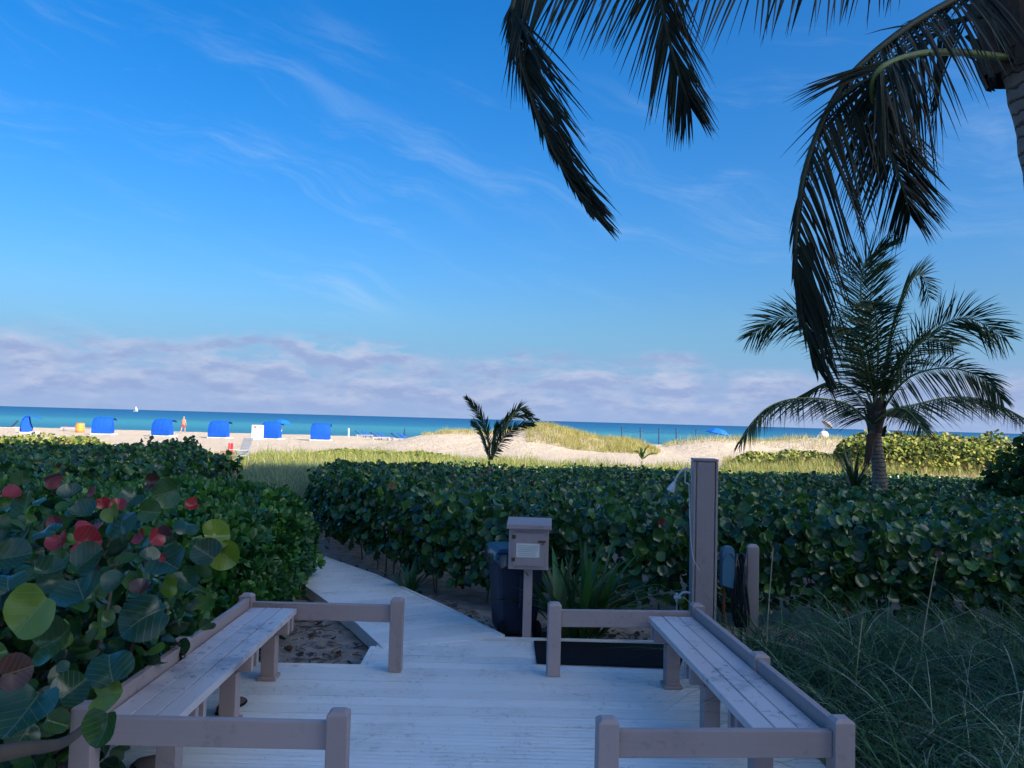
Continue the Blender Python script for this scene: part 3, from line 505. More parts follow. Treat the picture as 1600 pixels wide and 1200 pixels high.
def big_leaf(pos, nrm, size, colr, ti):
    key = (ti, colr)
    if key not in cache:
        (tv, tf), uv = tmpl[ti]; me = raw('leaf', tv, tf, np.tile(np.array(colr), (len(tv), 1)), uv); me.materials.append(M['leafv']); cache[key] = me
    fr_ = frames(np.array([nrm], float), np.array([[random.gauss(0, 1), random.gauss(0, .6), random.gauss(0, 1)]]))[0]
    q = bpy.data.objects.new('leaf', cache[key]); COL.objects.link(q); q.parent = o
    q.matrix_basis = Matrix.Translation(Vector(pos)-o.location) @ Matrix(fr_.tolist()).to_4x4() @ Matrix.Scale(size, 4)
for px, py, y_, s, c, nr, ti in hero:
    P_ = PY(px, py, y_); big_leaf(P_, (nr[0]+random.gauss(0, .25), nr[1], nr[2]+(.45 if c in (TL, DG) else .05)+random.gauss(0, .2)), .93*(.85 if c in (RD, PK) else 1)*s*y_/F, c, ti)
cen = np.array([-2.75, 3.75, .55]); rad = np.array([1.25, 1.55, .80]); k = 0
while k < 250:
    dv = rng.normal(size=3); dv /= np.linalg.norm(dv)
    if dv[2] < -.55 or (dv[1] > .5 and dv[2] < .2) or dv[0] < -.7: continue
    pos = cen+dv*rad*rng.uniform(.78, 1.0)
    if pos[0] > -1.72 and pos[2] < .62: continue
    if pos[2] > 1.75-.1*pos[1]+.05 or pos[1] < 2.15: continue
    nr = dv*.35+np.array([0, -.15, .55])+rng.normal(0, .5, 3); cc = random.choices([DG, LG, TL, YG, RD, PK, BR], [7, 6, 4, .5, .08, .05, .3])[0]
    big_leaf(pos, nr, random.uniform(.075, .135), cc, random.randrange(4)); k += 1
dv = rng.normal(size=(2600, 3)); dv /= np.linalg.norm(dv, axis=1)[:, None]; pos = cen+dv*rad*rng.uniform(.35, .97, (2600, 1)); kk = (pos[:, 2] > .0) & ~((pos[:, 0] > -1.8) & (pos[:, 2] < .6)); pos = pos[kk]
kk = (pos[:, 2] < 1.75-.1*pos[:, 1]+.02) & (pos[:, 1] > 2.3); pos = pos[kk]
mass('foliage', disc(3, 14, .2, .35, .4, .03, 9)[0], pos, frames(rng.normal(0, .6, (len(pos), 3))+np.array([0, -.3, .5])), rng.uniform(.07, .13, len(pos)), pick(GREENS, len(pos)), M['leaf'], o, tuple(o.location))
for k in range(16):
    tp_ = Vector(cen)+Vector((random.uniform(-.7, .85), random.uniform(-1.2, .9), random.uniform(.1, .6))); b0 = Vector((random.uniform(-2.9, -2.2), random.uniform(2.9, 4.4), -.12)); md = (b0+tp_)/2+Vector((random.uniform(-.2, .2), 0, random.uniform(-.2, .1)))
    MB().tube([q-o.location for q in spline([b0, md, tp_], 8)], [.022-.0018*i for i in range(9)], 6).build('branch', M['bark'], o, smooth=True)
MB().tube([q-o.location for q in spline([PY(-60, 1190, 2.3), PY(40, 1170, 2.5), PY(100, 1160, 2.75), PY(150, 1120, 2.9)], 10)], [.03-.0018*i for i in range(11)], 7).build('branch', M['bark'], o, smooth=True)

# ---------------------------------------------------------------- strap leaved lily, tall grass, debris
def strap(parent, base, az, L, w_, lean, droop, c):
    n = 9; vv = []; s_ = Vector((-math.sin(az), math.cos(az), 0)); hd_ = Vector((math.cos(az), math.sin(az), 0))
    for i in range(n+1):
        s = i/n; q = Vector(base)+hd_*L*(lean*s+droop*s*s*.8)+Vector((0, 0, L*(s*math.sqrt(max(.05, 1-lean*lean))-.75*droop*s**2.5))); ww = w_*math.sin(math.pi*min(1, .18+.82*s)**.8)*.5+.002; vv += [q-s_*ww+Vector((0, 0, ww*.5)), q, q+s_*ww+Vector((0, 0, ww*.5))]
    f = np.array([(3*i+j, 3*i+j+1, 3*i+j+4, 3*i+j+3) for i in range(n) for j in (0, 1)]); me = raw('strap_leaf', np.array(vv), f, np.tile(np.array(c), (len(vv), 1))); link('strap_leaf', me, M['shrub'], parent)
g = gpt(.60, 6.56); o = empty('spider_lily', g, label='strap leaved lily clump between the notice box and the shower post', cat='plant')
for k in range(74):
    strap(o, (random.uniform(-.16, .16), random.uniform(-.12, .12), 0), random.uniform(0, 6.28), random.uniform(.6, 1.0), random.uniform(.05, .085), random.uniform(.05, .7), random.uniform(.05, .5), random.choice([(.035, .12, .03), (.055, .17, .035), (.025, .09, .03), (.13, .17, .07)]))
g = gpt(-1.72, 8.9); o = empty('spider_lily', (-1.0, 8.05, g.z), label='small strap leaved plant at the foot of the hedge along the path', cat='plant')
for k in range(16): strap(o, (random.uniform(-.08, .08), random.uniform(-.05, .05), 0), random.uniform(0, 6.28), random.uniform(.35, .6), .04, random.uniform(.1, .6), random.uniform(.1, .5), (.035, .11, .035))

def patch(poly, n):
    xs_, ys_ = zip(*poly); X = rng.uniform(min(xs_), max(xs_), n*5); Y = rng.uniform(min(ys_), max(ys_), n*5); k = inside(poly, X, Y); X, Y = X[k][:n], Y[k][:n]; return np.stack([X, Y, gz(X, Y)-.01], 1)
cl_ = patch([(1.62, 4.2), (1.75, 5.9), (2.2, 6.5), (5.5, 6.6), (5.5, 1.2), (1.75, 1.2), (1.72, 3.2)], 300); i = rng.integers(0, len(cl_), 15000); P = cl_[i]+np.concatenate([rng.normal(0, .09, (15000, 2)), np.zeros((15000, 1))], 1); N_ = len(P)
P = P[P[:, 0] > 1.5]; N_ = len(P)
blades('tall_grass', P, rng.uniform(.4, .9, N_), rng.uniform(.006, .015, N_), rng.uniform(.1, .65, N_), rng.uniform(.4, 1.0, N_), pick([((.055, .14, .045), 5), ((.11, .22, .09), 3), ((.025, .065, .035), 4), ((.46, .50, .36), .9)], N_), M['grass'], segs=6, label='dense tall arching green grass beside the shower side bench', kind='stuff', cat='grass')
o = empty('grass_stalks', gpt(2.4, 5.2), label='dry straw coloured stalks standing up out of the tall grass', kind='stuff', cat='grass'); mb = MB()
for px, y_, h_, dx in ((1205, 5.6, .98, .04), (1345, 4.9, .66, .04), (1462, 5.4, .98, .13)):
    q = PY(px, 1000, y_); b0 = Vector((q.x-dx, y_, -.1))-o.location; mb.tube(spline([b0, b0+Vector((dx*.4, 0, h_*.5)), b0+Vector((dx, -.02, h_))], 6), .004, 5)
mb.build('stalks', simple('straw', (.42, .34, .20), .8), o, kind='stuff')
P = patch([(-3.6, 13), (-4.6, 18), (-6.0, 27), (-9, 27), (-7.5, 20), (-5.4, 15.5), (-4, 12.6), (-3.0, 11.8)], 9000); N_ = len(P)
blades('shaded_grass', P, rng.uniform(.3, .6, N_), rng.uniform(.008, .016, N_), rng.uniform(.05, .4, N_), rng.uniform(.1, .5, N_), pick([((.16, .26, .14), 3), ((.22, .30, .15), 2), ((.30, .30, .18), 1)], N_), M['grass'], label='blue green grass in the shade between the two hedges', kind='stuff', cat='grass')
mb = MB()
for poly, n in (([(-1.75, 5.6), (-1.0, 5.6), (-.95, 5.9), (-1.35, 6.6), (-1.95, 7.4)], 110), ([(-.0, 6.45), (-.55, 7.2), (-1.45, 8.7), (-2.2, 9.7), (-2.1, 9.9), (-.9, 8.2), (0, 7.1)], 170), ([(.3, 6.35), (1.4, 6.35), (1.5, 6.9), (.2, 6.9)], 60)):
    for q in patch(poly, n):
        a_ = random.uniform(0, 3.14); L_ = random.uniform(.02, .14); d = Vector((math.cos(a_), math.sin(a_), random.uniform(-.05, .15)))*L_; q = Vector(q)+Vector((0, 0, .016)); mb.tube([q, q+d*.5+Vector((random.uniform(-.01, .01), .01, .004)), q+d], random.uniform(.002, .0045), 4)
mb.build('twig_debris', M['bark'], label='dark twigs and bits of bark littering the shaded sand', kind='stuff', cat='debris')
P = np.concatenate([patch([(-1.75, 5.6), (-1.0, 5.6), (-.95, 5.9), (-1.35, 6.6), (-1.95, 7.4)], 30), patch([(-.0, 6.5), (-1.45, 8.8), (-2.1, 9.9), (-.9, 8.2), (0, 7.1)], 60), patch([(.3, 6.4), (1.4, 6.4), (1.5, 6.9), (.2, 6.9)], 50)])+np.array([0, 0, .03])
mass('leaf_litter', fan(7, .5, .3), P, frames(rng.normal(0, .35, (len(P), 3))+np.array([0, 0, 1])), rng.uniform(.03, .08, len(P)), pick([((.16, .10, .06), 2), ((.09, .06, .045), 2), ((.25, .2, .13), 1)], len(P)), M['shrub'], label='fallen brown leaves scattered over the shaded sand', cat='leaf litter')

# ---------------------------------------------------------------- sunlit dune vegetation
def lit_grass(name, label, poly, n, ln, cols, wd=(.014, .030), lean=(.0, .35), droop=(.05, .4), thr=None):
    P = patch(poly, n)
    if thr is not None: P = P[vnoise(P[:, 0], P[:, 1], 1.1, 77)+rng.normal(0, .2, len(P)) > thr]
    N_ = len(P); lk = np.clip(.75+.6*vnoise(P[:, 0], P[:, 1], 2.1, 81), .3, 1.3); blades(name, P, rng.uniform(*ln, N_)*lk, rng.uniform(*wd, N_), rng.uniform(*lean, N_), rng.uniform(*droop, N_), pick(cols, N_), M['grass'], segs=3, label=label, kind='stuff', cat='grass')
YEL = [((.42, .40, .10), 4), ((.24, .30, .07), 4), ((.46, .42, .18), 3), ((.16, .22, .06), 2)]; GOLD = [((.52, .40, .15), 5), ((.42, .34, .11), 4), ((.60, .48, .24), 2), ((.26, .28, .08), 2)]
lit_grass('beach_grass', 'sunlit yellow green grass along the back of the beach', [(-13, 27.5), (15, 28), (14.5, 37), (6, 35), (-2, 38), (-8, 43), (-12, 38)], 20000, (.35, .72), YEL)
lit_grass('beach_grass', 'sparse sunlit grass in front of the cabanas', [(-24, 28), (-11, 28), (-11, 40), (-20, 38), (-25, 36)], 5000, (.2, .42), YEL, thr=-.15)
lit_grass('dune_grass', 'thick golden grass covering the dune in the middle', [(1.0, 50.5), (4, 49.0), (9.2, 48.3), (10.2, 52), (9.5, 57), (4, 59), (1.0, 58)], 11000, (.35, .75), GOLD+YEL[:2], thr=-.45)
lit_grass('dune_grass', 'tufts of dry grass along the crest of the bare dune', [(-6.5, 55), (-2.5, 54.5), (1.2, 54), (1.5, 59), (-6, 59)], 3500, (.3, .6), GOLD+YEL[:1], thr=.0)
lit_grass('dune_grass', 'golden grass on the dunes beyond the coconut palm', [(11, 55.5), (16, 54), (24, 50), (30, 49), (40, 50), (40, 60), (12, 61)], 9000, (.35, .7), GOLD+YEL[:2], thr=-.25)
lit_grass('beach_grass', 'bright grass in the sun around the foot of the coconut palm', [(8.5, 28.2), (15, 28.5), (25, 29), (27, 45), (13, 47), (10.5, 38)], 17000, (.4, .8), YEL+GOLD[:1])
VINE = [((.24, .28, .05), 4), ((.40, .38, .09), 3), ((.13, .19, .03), 3), ((.04, .07, .02), 3.5), ((.36, .26, .12), 1.2)]
def mound(name, label, poly, n, h, size, cols=VINE, cat='shrub', seed=5, sub=True):
    P = patch(poly, n); e = np.clip(edged(poly, P[:, 0], P[:, 1])/1.2, .0, 1); hh = h*np.sqrt(1-(1-e)**2)*(.75+.5*vnoise(P[:, 0], P[:, 1], 1.6, seed)); P[:, 2] += hh*rng.uniform(0, 1, len(P))**.45+.03
    c = Vector((float(P[:, 0].mean()), float(P[:, 1].mean()), 0)); c.z = float(gz(c.x, c.y)); o = empty(name, c, label=label, cat=cat)
    mass('foliage', LEAF6, P, frames(rng.normal(0, .6, (len(P), 3))+np.array([.2, -.5, .7])), rng.uniform(*size, len(P)), pick(cols, len(P)), M['shrub2'], o, tuple(c)); mb = MB()
    for k in range(24):
        q = P[rng.integers(len(P))]; z0 = float(gz(q[0], q[1])); mb.tube([Vector((q[0]+.1, q[1], z0-.03))-c, Vector(q)-c], .008, 4, False)
    mb.build('stems', M['bark'], o, kind='stuff'); return o
mound('beach_vine', 'low bright lime green vine at the left edge before the first cabana', [(-25, 27.2), (-15, 27.2), (-15.5, 31), (-21, 33), (-26, 33)], 6000, 1.0, (.10, .17), cat='vine')
mound('beach_vine', 'low yellow green vine patch on the sand in front of the loungers', [(-10, 38), (-3.5, 37), (-3, 40.5), (-7, 42.5), (-10, 42)], 2200, .28, (.12, .2), cat='vine')
mound('beach_vine', 'strip of bright lime leaves just beyond the dark hedge', [(1.5, 27.6), (9, 28.2), (9, 30), (1.5, 29.8)], 2200, .38, (.10, .16), cat='vine')
mound('beach_shrub', 'sunlit yellow green shrub thicket to the right of the coconut palm', [(14.9, 32.5), (22, 32), (25, 40), (17, 40), (15, 36)], 9500, 1.65, (.12, .2), seed=11)
mound('beach_shrub', 'low sunlit shrubs on the dune left of the coconut palm', [(10.8, 36), (15, 35), (16, 40), (11.5, 41)], 2600, .7, (.12, .2), cols=VINE+[((.28, .24, .12), 2)], seed=14)
o = mound('beach_shrub', 'dark shaded shrub at the right edge beside the sunlit thicket', [(8.4, 12.2), (11.5, 12.2), (12, 15), (9, 15.2)], 4200, 2.15, (.11, .17), cols=GREENS, seed=17)
mound('flowering_plant', 'low orange flowered plant in the sun behind the coconut palm trunk', [(12.6, 28.4), (15.2, 28.4), (15, 30.4), (12.8, 30.4)], 700, .55, (.08, .13), cols=[((.14, .18, .04), 3), ((.60, .20, .06), 1.6)], cat='plant')

# ---------------------------------------------------------------- palms
def frond(parent, pts, leaf_len, n, width=.035, rad=.016, side=None, bias=(0, 0, 0), ang=.8, droop=.35, cols=None, bare=.12, seg=4, both=(1, 1), tipk=.35, jit=.10, stalk='rachis'):
    org = parent.location; C = spline(pts, 40); rr = [rad*(1-.85*i/40)+.002 for i in range(41)]
    fo = MB().tube([q-org for q in C], rr, 6).build('frond', M[stalk], parent, smooth=True)
    V_, F_, K_ = [], [], []; cols = cols or [((.022, .050, .022), 3), ((.035, .075, .025), 2), ((.06, .09, .03), 1)]; bf = bias if callable(bias) else (lambda u: bias)
    for k in range(n):
        s = bare+(1-bare)*(k+.5)/n; i = min(int(s*40), 39); q0 = C[i].lerp(C[i+1], s*40-i); t_ = (C[min(i+2, 40)]-C[max(i-1, 0)]).normalized()
        sv = Vector(side) if side else t_.cross(Vector((0, 0, 1)))
        sv = (sv-t_*sv.dot(t_)).normalized(); prof = math.sin(math.pi*min(1, .22+.78*(s-bare)/(1-bare)*.93))**.6; tw = 1-(s-bare)/(1-bare)
        for sg, on in ((-1, both[0]), (1, both[1])):
            if not on or random.random() < .04: continue
            a_ = ang*(tipk+(1-tipk)*tw)+random.gauss(0, jit); L_ = leaf_len*prof*random.uniform(.82, 1.08)*on
            d = (t_*math.cos(a_)+sv*sg*math.sin(a_)+Vector(bf(s))+Vector((random.gauss(0, .05), random.gauss(0, .05), random.gauss(0, .05)))).normalized(); dr = droop*random.uniform(.6, 1.4)
            pr_ = [q0+d*L_*u+Vector((0, 0, -dr*L_*u*u)) for u in [j/seg for j in range(seg+1)]]; wv = d.cross(Vector((random.gauss(0, .35), -1, random.gauss(0, .35)))).normalized(); b0 = len(V_); w_ = width*random.uniform(.8, 1.15)
            for j, q in enumerate(pr_):
                ww = w_*.5*(.35 if j == 0 else 1-(j/seg)**2*.93); V_ += [q-wv*ww-org, q+wv*ww-org]
            F_ += [(b0+2*j, b0+2*j+1, b0+2*j+3, b0+2*j+2) for j in range(seg)]; K_.append(len(pr_)*2)
    cc = np.repeat(pick(cols, len(K_), .25), K_, 0); me = raw('leaflets', np.array([tuple(q) for q in V_]), np.array(F_), cc); link('leaflets', me, M['palm'], fo, kind='stuff'); return fo
def trunk(parent, pts, rads, name='trunk', n=14):
    C = spline(pts, 30); C = [q-parent.location for q in C]; rr = np.interp(np.linspace(0, 1, 31), np.linspace(0, 1, len(rads)), rads); return MB().tube(C, [r*(1+.04*math.sin(i*2.3)) for i, r in enumerate(rr)], n).build(name, M['trunk'], parent, smooth=True)
def boots(parent, C, r, h, n, m):
    """fibrous leaf bases wrapped round the top of a trunk"""
    for k in range(n):
        a_ = 2.4*k; z0 = C.z-h/2+h*k/n; rr = r*random.uniform(.78, 1.12); w_ = r*(random.uniform(.2, .42) if n > 20 else .55); d = Vector((math.cos(a_), math.sin(a_), 0)); s_ = Vector((-d.y, d.x, 0)); c0 = Vector((C.x, C.y, z0))-parent.location; vv = []
        for j, (u, out, ww) in enumerate(((0, 1.0, 1.0), (.5, 1.18, .9), (1.0, 1.35, .55), (1.25, 1.5, .12))):
            for e in (-1, 0, 1): vv.append(c0+d*rr*(out-.12*abs(e))+s_*w_*ww*e+Vector((0, 0, u*h*.35*random.uniform(.9, 1.1))))
        nv = len(vv); vv2 = [q-d*.02 for q in vv]; fs = [(3*j+i, 3*j+i+1, 3*j+i+4, 3*j+i+3) for j in range(3) for i in (0, 1)]
        MB().add(vv+vv2, fs+[tuple(nv+i for i in q[::-1]) for q in fs]).build('leaf_base', m, parent)
FIB = simple('palm_fibre', (.085, .06, .048), .9, .35, 25, .2, .6)
# the coconut palm beyond the hedge
YP = 15.0; g = PY(1376, 760, YP); o = empty('coconut_palm', (g.x, YP, float(gz(g.x, YP))), label='dark coconut palm standing in the hedge before the sunlit dunes', cat='palm')
trunk(o, [o.location-Vector((0, 0, .1)), PY(1374, 740, YP), PY(1368, 690, YP), PY(1368, 640, YP)], [.16, .135, .115, .12]); boots(o, PY(1368, 660, YP), .15, .55, 16, FIB)
for k, (pts, L_, n_, bi, dr) in enumerate((
    ([(1352, 655, 0), (1320, 630, -.4), (1250, 622, -1.0), (1195, 640, -1.4), (1155, 690, -1.6)], .52, 70, (0, 0, -.5), .5),
    ([(1356, 640, 0), (1330, 608, .5), (1295, 597, 1.0), (1247, 620, 1.5)], .45, 50, (0, 0, -.35), .5),
    ([(1360, 625, 0), (1325, 560, .2), (1275, 505, .5), (1220, 497, .8), (1172, 525, 1.0)], .80, 75, (0, 0, -.05), .35),
    ([(1366, 610, 0), (1352, 530, -.3), (1345, 455, -.6), (1352, 410, -.8), (1380, 385, -1.1)], .80, 75, (0, 0, .1), .12),
    ([(1378, 605, 0), (1392, 520, .6), (1412, 455, 1.2), (1438, 430, 1.8), (1452, 465, 2.2)], .70, 65, (.1, 0, .1), .25),
    ([(1384, 615, 0), (1420, 555, -.3), (1470, 510, -.7), (1515, 498, -1), (1570, 525, -1.3)], .80, 75, (0, 0, -.05), .35),
    ([(1386, 630, 0), (1420, 590, -.8), (1475, 575, -1.5), (1530, 588, -2.0), (1565, 622, -2.3)], .62, 70, (0, 0, -.25), .45),
    ([(1386, 642, 0), (1430, 632, .3), (1490, 620, .6), (1550, 628, .9), (1612, 660, 1.2)], .60, 70, (0, 0, -.5), .5),
    ([(1384, 648, 0), (1405, 638, -.8), (1425, 648, -1.5), (1442, 672, -1.9)], .45, 45, (.1, 0, -.3), .4),
    ([(1370, 610, 0), (1372, 545, -.7), (1368, 490, -1.4), (1362, 470, -2.0)], .7, 60, (0, 0, .0), .3),
    ([(1364, 612, 0), (1350, 560, -.7), (1332, 515, -1.3), (1326, 520, -1.8)], .6, 60, (0, 0, .0), .35),
    ([(1380, 615, 0), (1405, 570, .7), (1450, 530, 1.4), (1490, 540, 1.9)], .65, 60, (0, 0, -.1), .35),
    ([(1368, 610, 0), (1360, 520, .6), (1362, 440, 1.0), (1370, 415, 1.3)], .75, 60, (0, 0, .1), .15))):
    frond(o, [PY(1368+(pts[0][0]-1368)*.4, 662, YP)]+[PY(a, b_, YP+c) for a, b_, c in pts], L_*1.18, int(n_*1.3), .028, .026, (0, -.55, .83) if k in (2, 4, 5, 6, 11) else None, bi, 1.0, dr*.6, bare=.2, tipk=.6)
o2 = o
for k in range(9):
    a_ = random.uniform(0, 6.28); q = PY(1362, 690, YP)-o.location; MB().tube(spline([q+Vector((random.uniform(-.12, .05), -.12, .15)), q+Vector((random.uniform(-.2, -.08), -.16, -.15)), q+Vector((random.uniform(-.22, -.1), -.12, random.uniform(-.5, -.3)))], 6), [.03, .035, .04, .035, .03, .02, .008], 5).build('dead_sheath', FIB, o)
# yucca like young palm beside it and the young palms in hedge and sand
def young_palm(px, py, y_, label, fr_list, L_, name='young_palm', w_=.02, cols=None, group=None):
    b0 = PY(px, py, y_); g_ = gpt(b0.x, y_); o = empty(name, g_, label=label, cat='palm', group=group)
    MB().lathe([(.05, -.05), (.06, .02), (.04, max(.1, (b0.z-g_.z)*.6)), (.02, max(.12, (b0.z-g_.z)*.9))], 8).build('trunk', M['trunk'], o)
    for pts in fr_list: frond(o, [PY(a, b_, y_+c) for a, b_, c in pts], L_, 56, w_*1.25, .012, (0, -.5, .85) if name == 'young_palm' else None, (0, 0, 0), .75, .10, cols, bare=.06)
    return o
young_palm(765, 720, 17, 'young palm with upright fronds rising from the hedge before the dunes', [[(766, 728, 0), (762, 680, -.2), (748, 645, -.4), (730, 622, -.5)], [(768, 718, 0), (775, 680, .3), (800, 650, .6), (838, 655, .8)], [(764, 718, 0), (756, 690, .2), (745, 668, .5), (738, 662, .7)], [(769, 718, 0), (782, 690, -.5), (805, 668, -.9), (832, 662, -1.2)], [(767, 718, 0), (772, 690, -.6), (776, 672, -1.0), (780, 668, -1.2)], [(768, 718, 0), (786, 672, .1), (808, 640, .2), (830, 648, .4)]], .34)
young_palm(1003, 718, 34, 'tiny pale green palm seedling on the sand in the sun', [[(1003, 718, 0), (1007, 705, 0), (1012, 697, 0)], [(1003, 718, 0), (998, 708, 0), (993, 706, 0)], [(1003, 718, 0), (1014, 710, 0), (1025, 708, 0)], [(1003, 718, 0), (1004, 706, .2), (1002, 700, .3)]], .25, 'palm_seedling', .035, [((.30, .34, .08), 1), ((.16, .2, .06), 1)])
b0 = PY(1334, 745, 16.2); g_ = gpt(b0.x, 16.2); o = empty('yucca', g_, label='dark spiky yucca just beside the coconut palm trunk', cat='plant'); MB().tube([(0, 0, -.05), (.02, 0, .7)], [.07, .05], 8).build('trunk', M['trunk'], o)
for k in range(46): strap(o, (0, 0, random.uniform(.35, .75)), random.uniform(0, 6.28), random.uniform(.7, 1.05), .05, random.uniform(.1, .75), random.uniform(.0, .2), random.choice([(.02, .06, .025), (.03, .08, .03), (.05, .09, .04)]))
# the palm overhead at the right
YN = 4.6; tc_ = PY(1612, 170, YN); o = empty('coconut_palm', (PY(1668, 560, YN).x+.12, YN, float(gz(2.4, YN))), label='coconut palm close overhead at the right with long drooping fronds', cat='palm')
trunk(o, [o.location-Vector((0, 0, .1)), PY(1700, 700, YN), PY(1664, 400, YN), PY(1634, 200, YN), PY(1604, 60, YN), PY(1592, -20, YN)], [.18, .165, .16, .155, .17, .16]); boots(o, PY(1602, 55, YN), .20, .60, 70, FIB)
NEAR = [((.006, .015, .011), 3), ((.010, .022, .012), 2), ((.018, .030, .014), 1)]
PN = lambda pts: [PY(a, b_, y_) for a, b_, y_ in pts]
frond(o, PN([(1560, -30, 4.5), (1490, 0, 4.3), (1400, 55, 4.1), (1315, 135, 4.0), (1262, 250, 3.95), (1243, 370, 3.95), (1248, 470, 4.0), (1274, 572, 4.05)]), .58, 150, .018, .022, (1, 0, .25), (.42, .0, -.35), .75, .35, NEAR, both=(.35, 1), bare=.06, seg=5, stalk='stalk2')
frond(o, PN([(1570, 90, 4.5), (1500, 82, 4.25), (1430, 85, 4.0), (1375, 108, 3.85), (1362, 150, 3.95), (1385, 225, 4.2), (1410, 290, 4.45), (1422, 335, 4.6)]), .52, 120, .014, .021, (1, 0, 0), (0, 0, -.25), .80, .18, NEAR, bare=.32, seg=5, tipk=.55, jit=.05)
frond(o, PN([(1550, 20, 4.55), (1480, 40, 4.6), (1430, 90, 4.6), (1400, 150, 4.55), (1390, 230, 4.5)]), .58, 55, .016, .02, (1, 0, .1), (.1, 0, -.45), .95, .35, NEAR, bare=.12, seg=5, stalk='stalk2')
frond(o, PN([(1560, -60, 4.4), (1400, -60, 4.1), (1200, -45, 3.8), (1000, -45, 3.6), (860, -45, 3.5), (803, 0, 3.45), (815, 90, 3.45), (845, 190, 3.5), (885, 270, 3.55), (922, 330, 3.6)]), .52, 230, .014, .022, (.6, -.6, -.5), lambda u: (.05, 0, -1.1) if u < .56 else (.20, 0, -.08), .50, .12, NEAR, both=(.35, 1), bare=.10, seg=5, tipk=.9, stalk='stalk2')
frond(o, PN([(1560, -70, 4.3), (1420, -230, 3.9), (1200, -240, 3.6), (1060, -150, 3.5), (1028, -60, 3.5), (1040, 40, 3.55), (1062, 120, 3.6), (1078, 165, 3.65)]), .42, 110, .013, .02, (1, 0, 0), (0, 0, -.22), .75, .15, NEAR, bare=.2, seg=5, tipk=.5, jit=.05, stalk='stalk2')

# ---------------------------------------------------------------- things on the beach
def cabana(px, py, y_, rz, label):
    q = PY(px, py, y_); o = empty('beach_cabana', (q.x, y_, float(gz(q.x, y_))), R(rz), label=label, cat='cabana', group='blue beach cabanas'); w_ = .95; o.scale = (.86, .86, .92)
    back = [(0.0, .12), (-.06, .5), (-.04, .9), (.06, 1.3), (.28, 1.56), (.6, 1.66)]; front = [(.6, 1.66), (.95, 1.64), (1.3, 1.55), (1.62, 1.40)]
    def sheet(prof, ws):
        vv = []; n = 8
        for i, (y0, z0) in enumerate(prof):
            for k in range(n+1):
                s = -1+2*k/n; vv.append((s*ws[i], y0+.05*abs(s)**3, z0-.10*abs(s)**4*(z0 > 1)+.008*math.sin(k*4)))
        m_ = len(vv); f = [(i*(n+1)+k, i*(n+1)+k+1, (i+1)*(n+1)+k+1, (i+1)*(n+1)+k) for i in range(len(prof)-1) for k in range(n)]
        return MB().add(vv+[(x, y0+.02, z0-.015) for x, y0, z0 in vv], [q_[::-1] for q_ in f]+[tuple(m_+i for i in q_) for q_ in f])
    hd_ = sheet(back, [w_*.98, w_, w_, w_, w_*.97, w_*.95]).build('hood', M['cabana'], o, smooth=True); sheet(front, [w_*.95, w_*.96, w_*.93, w_*.85]).build('visor', M['cabana2'], o, smooth=True)
    for k in (-.5, 0, .5): MB().tube([(k*w_, y0-.012, z0+.004) for y0, z0 in back], .012, 5).build('seam', M['cabana2'], hd_)
    MB().box(-w_*.97, w_*.97, -.075, -.062, .14, .52).build('lower_flap', M['cabana'], hd_)
    for s in (-1, 1):
        pr_ = [(.02, .15), (-.03, .5), (0, .9), (.1, 1.27), (.3, 1.48), (.62, 1.55), (.75, .9), (.95, .45), (.9, .15)]; nn = len(pr_); x0 = s*w_*.93
        MB().add([(x0, y0, z0) for y0, z0 in pr_]+[(x0-s*.015, y0, z0) for y0, z0 in pr_], [tuple(range(nn)), tuple(range(2*nn-1, nn-1, -1))]+[(i, nn+i, nn+(i+1) % nn, (i+1) % nn) for i in range(nn)]).build('side_panel', M['cabana'], o)
        MB().box(s*w_-.03, s*w_+.03, -.08, 1.5, -.02, .10).build('base_rail', M['white'], o)
    MB().box(-w_*.85, w_*.85, .1, .75, .25, .36).build('seat', M['cushion'], o); MB().box(-w_*.95, w_*.95, -.02, .05, .02, .10).build('base_bar', M['white'], o)
YC = 66
for px, rz, lb in ((33, -62, 'blue cabana turned side on at the left edge of the beach'), (158, 6, 'blue cabana standing beside the orange barrel'), (250, -8, 'blue cabana standing just left of the walker in red shorts'), (339, -5, 'blue cabana standing just right of the walker in red shorts'), (421, -8, 'blue cabana partly behind the white sign board'), (500, 2, 'blue cabana farthest from the orange barrel, nearest the loungers')): cabana(px, 677, YC, rz, lb)
q = PY(438, 672, YC+1.2); o = empty('beach_umbrella', gpt(q.x, YC+1.2), label='open blue beach umbrella next to the cabana behind the sign board', cat='umbrella', group='blue umbrellas')
def umbrella(o, h, r, m, tilt=0.0):
    MB().tube([(0, 0, -.05), (math.sin(tilt)*h, 0, h*math.cos(tilt))], .022, 6).build('pole', M['white'], o); vv = [(0, 0, .42*r)]; n = 8
    for j, (rr, z) in enumerate(((.5, .34), (1, .0))): vv += [(r*rr*math.cos(2*math.pi*k/n), r*rr*math.sin(2*math.pi*k/n), r*z) for k in range(n)]
    f = [(0, 1+k, 1+(k+1) % n) for k in range(n)]+[(1+k, 9+k, 9+(k+1) % n, 1+(k+1) % n) for k in range(n)]; cn = MB().add(vv+[(x, y, z-.02) for x, y, z in vv], f+[tuple(17+i for i in q_[::-1]) for q_ in f]).build('canopy', m, o); cn.location = (math.sin(tilt)*(h-.3), 0, (h-.3)*math.cos(tilt)); cn.rotation_euler = (0, tilt, 0)
umbrella(o, 1.75, .8, M['cabana2'], R(8))
q = PY(1118, 674, 82); o = empty('beach_umbrella', (q.x, 82, float(gz(q.x, 82))), label='open blue beach umbrella beyond the right dune by the posts', cat='umbrella', group='blue umbrellas'); umbrella(o, 1.85, 1.35, M['cabana2'], R(10))
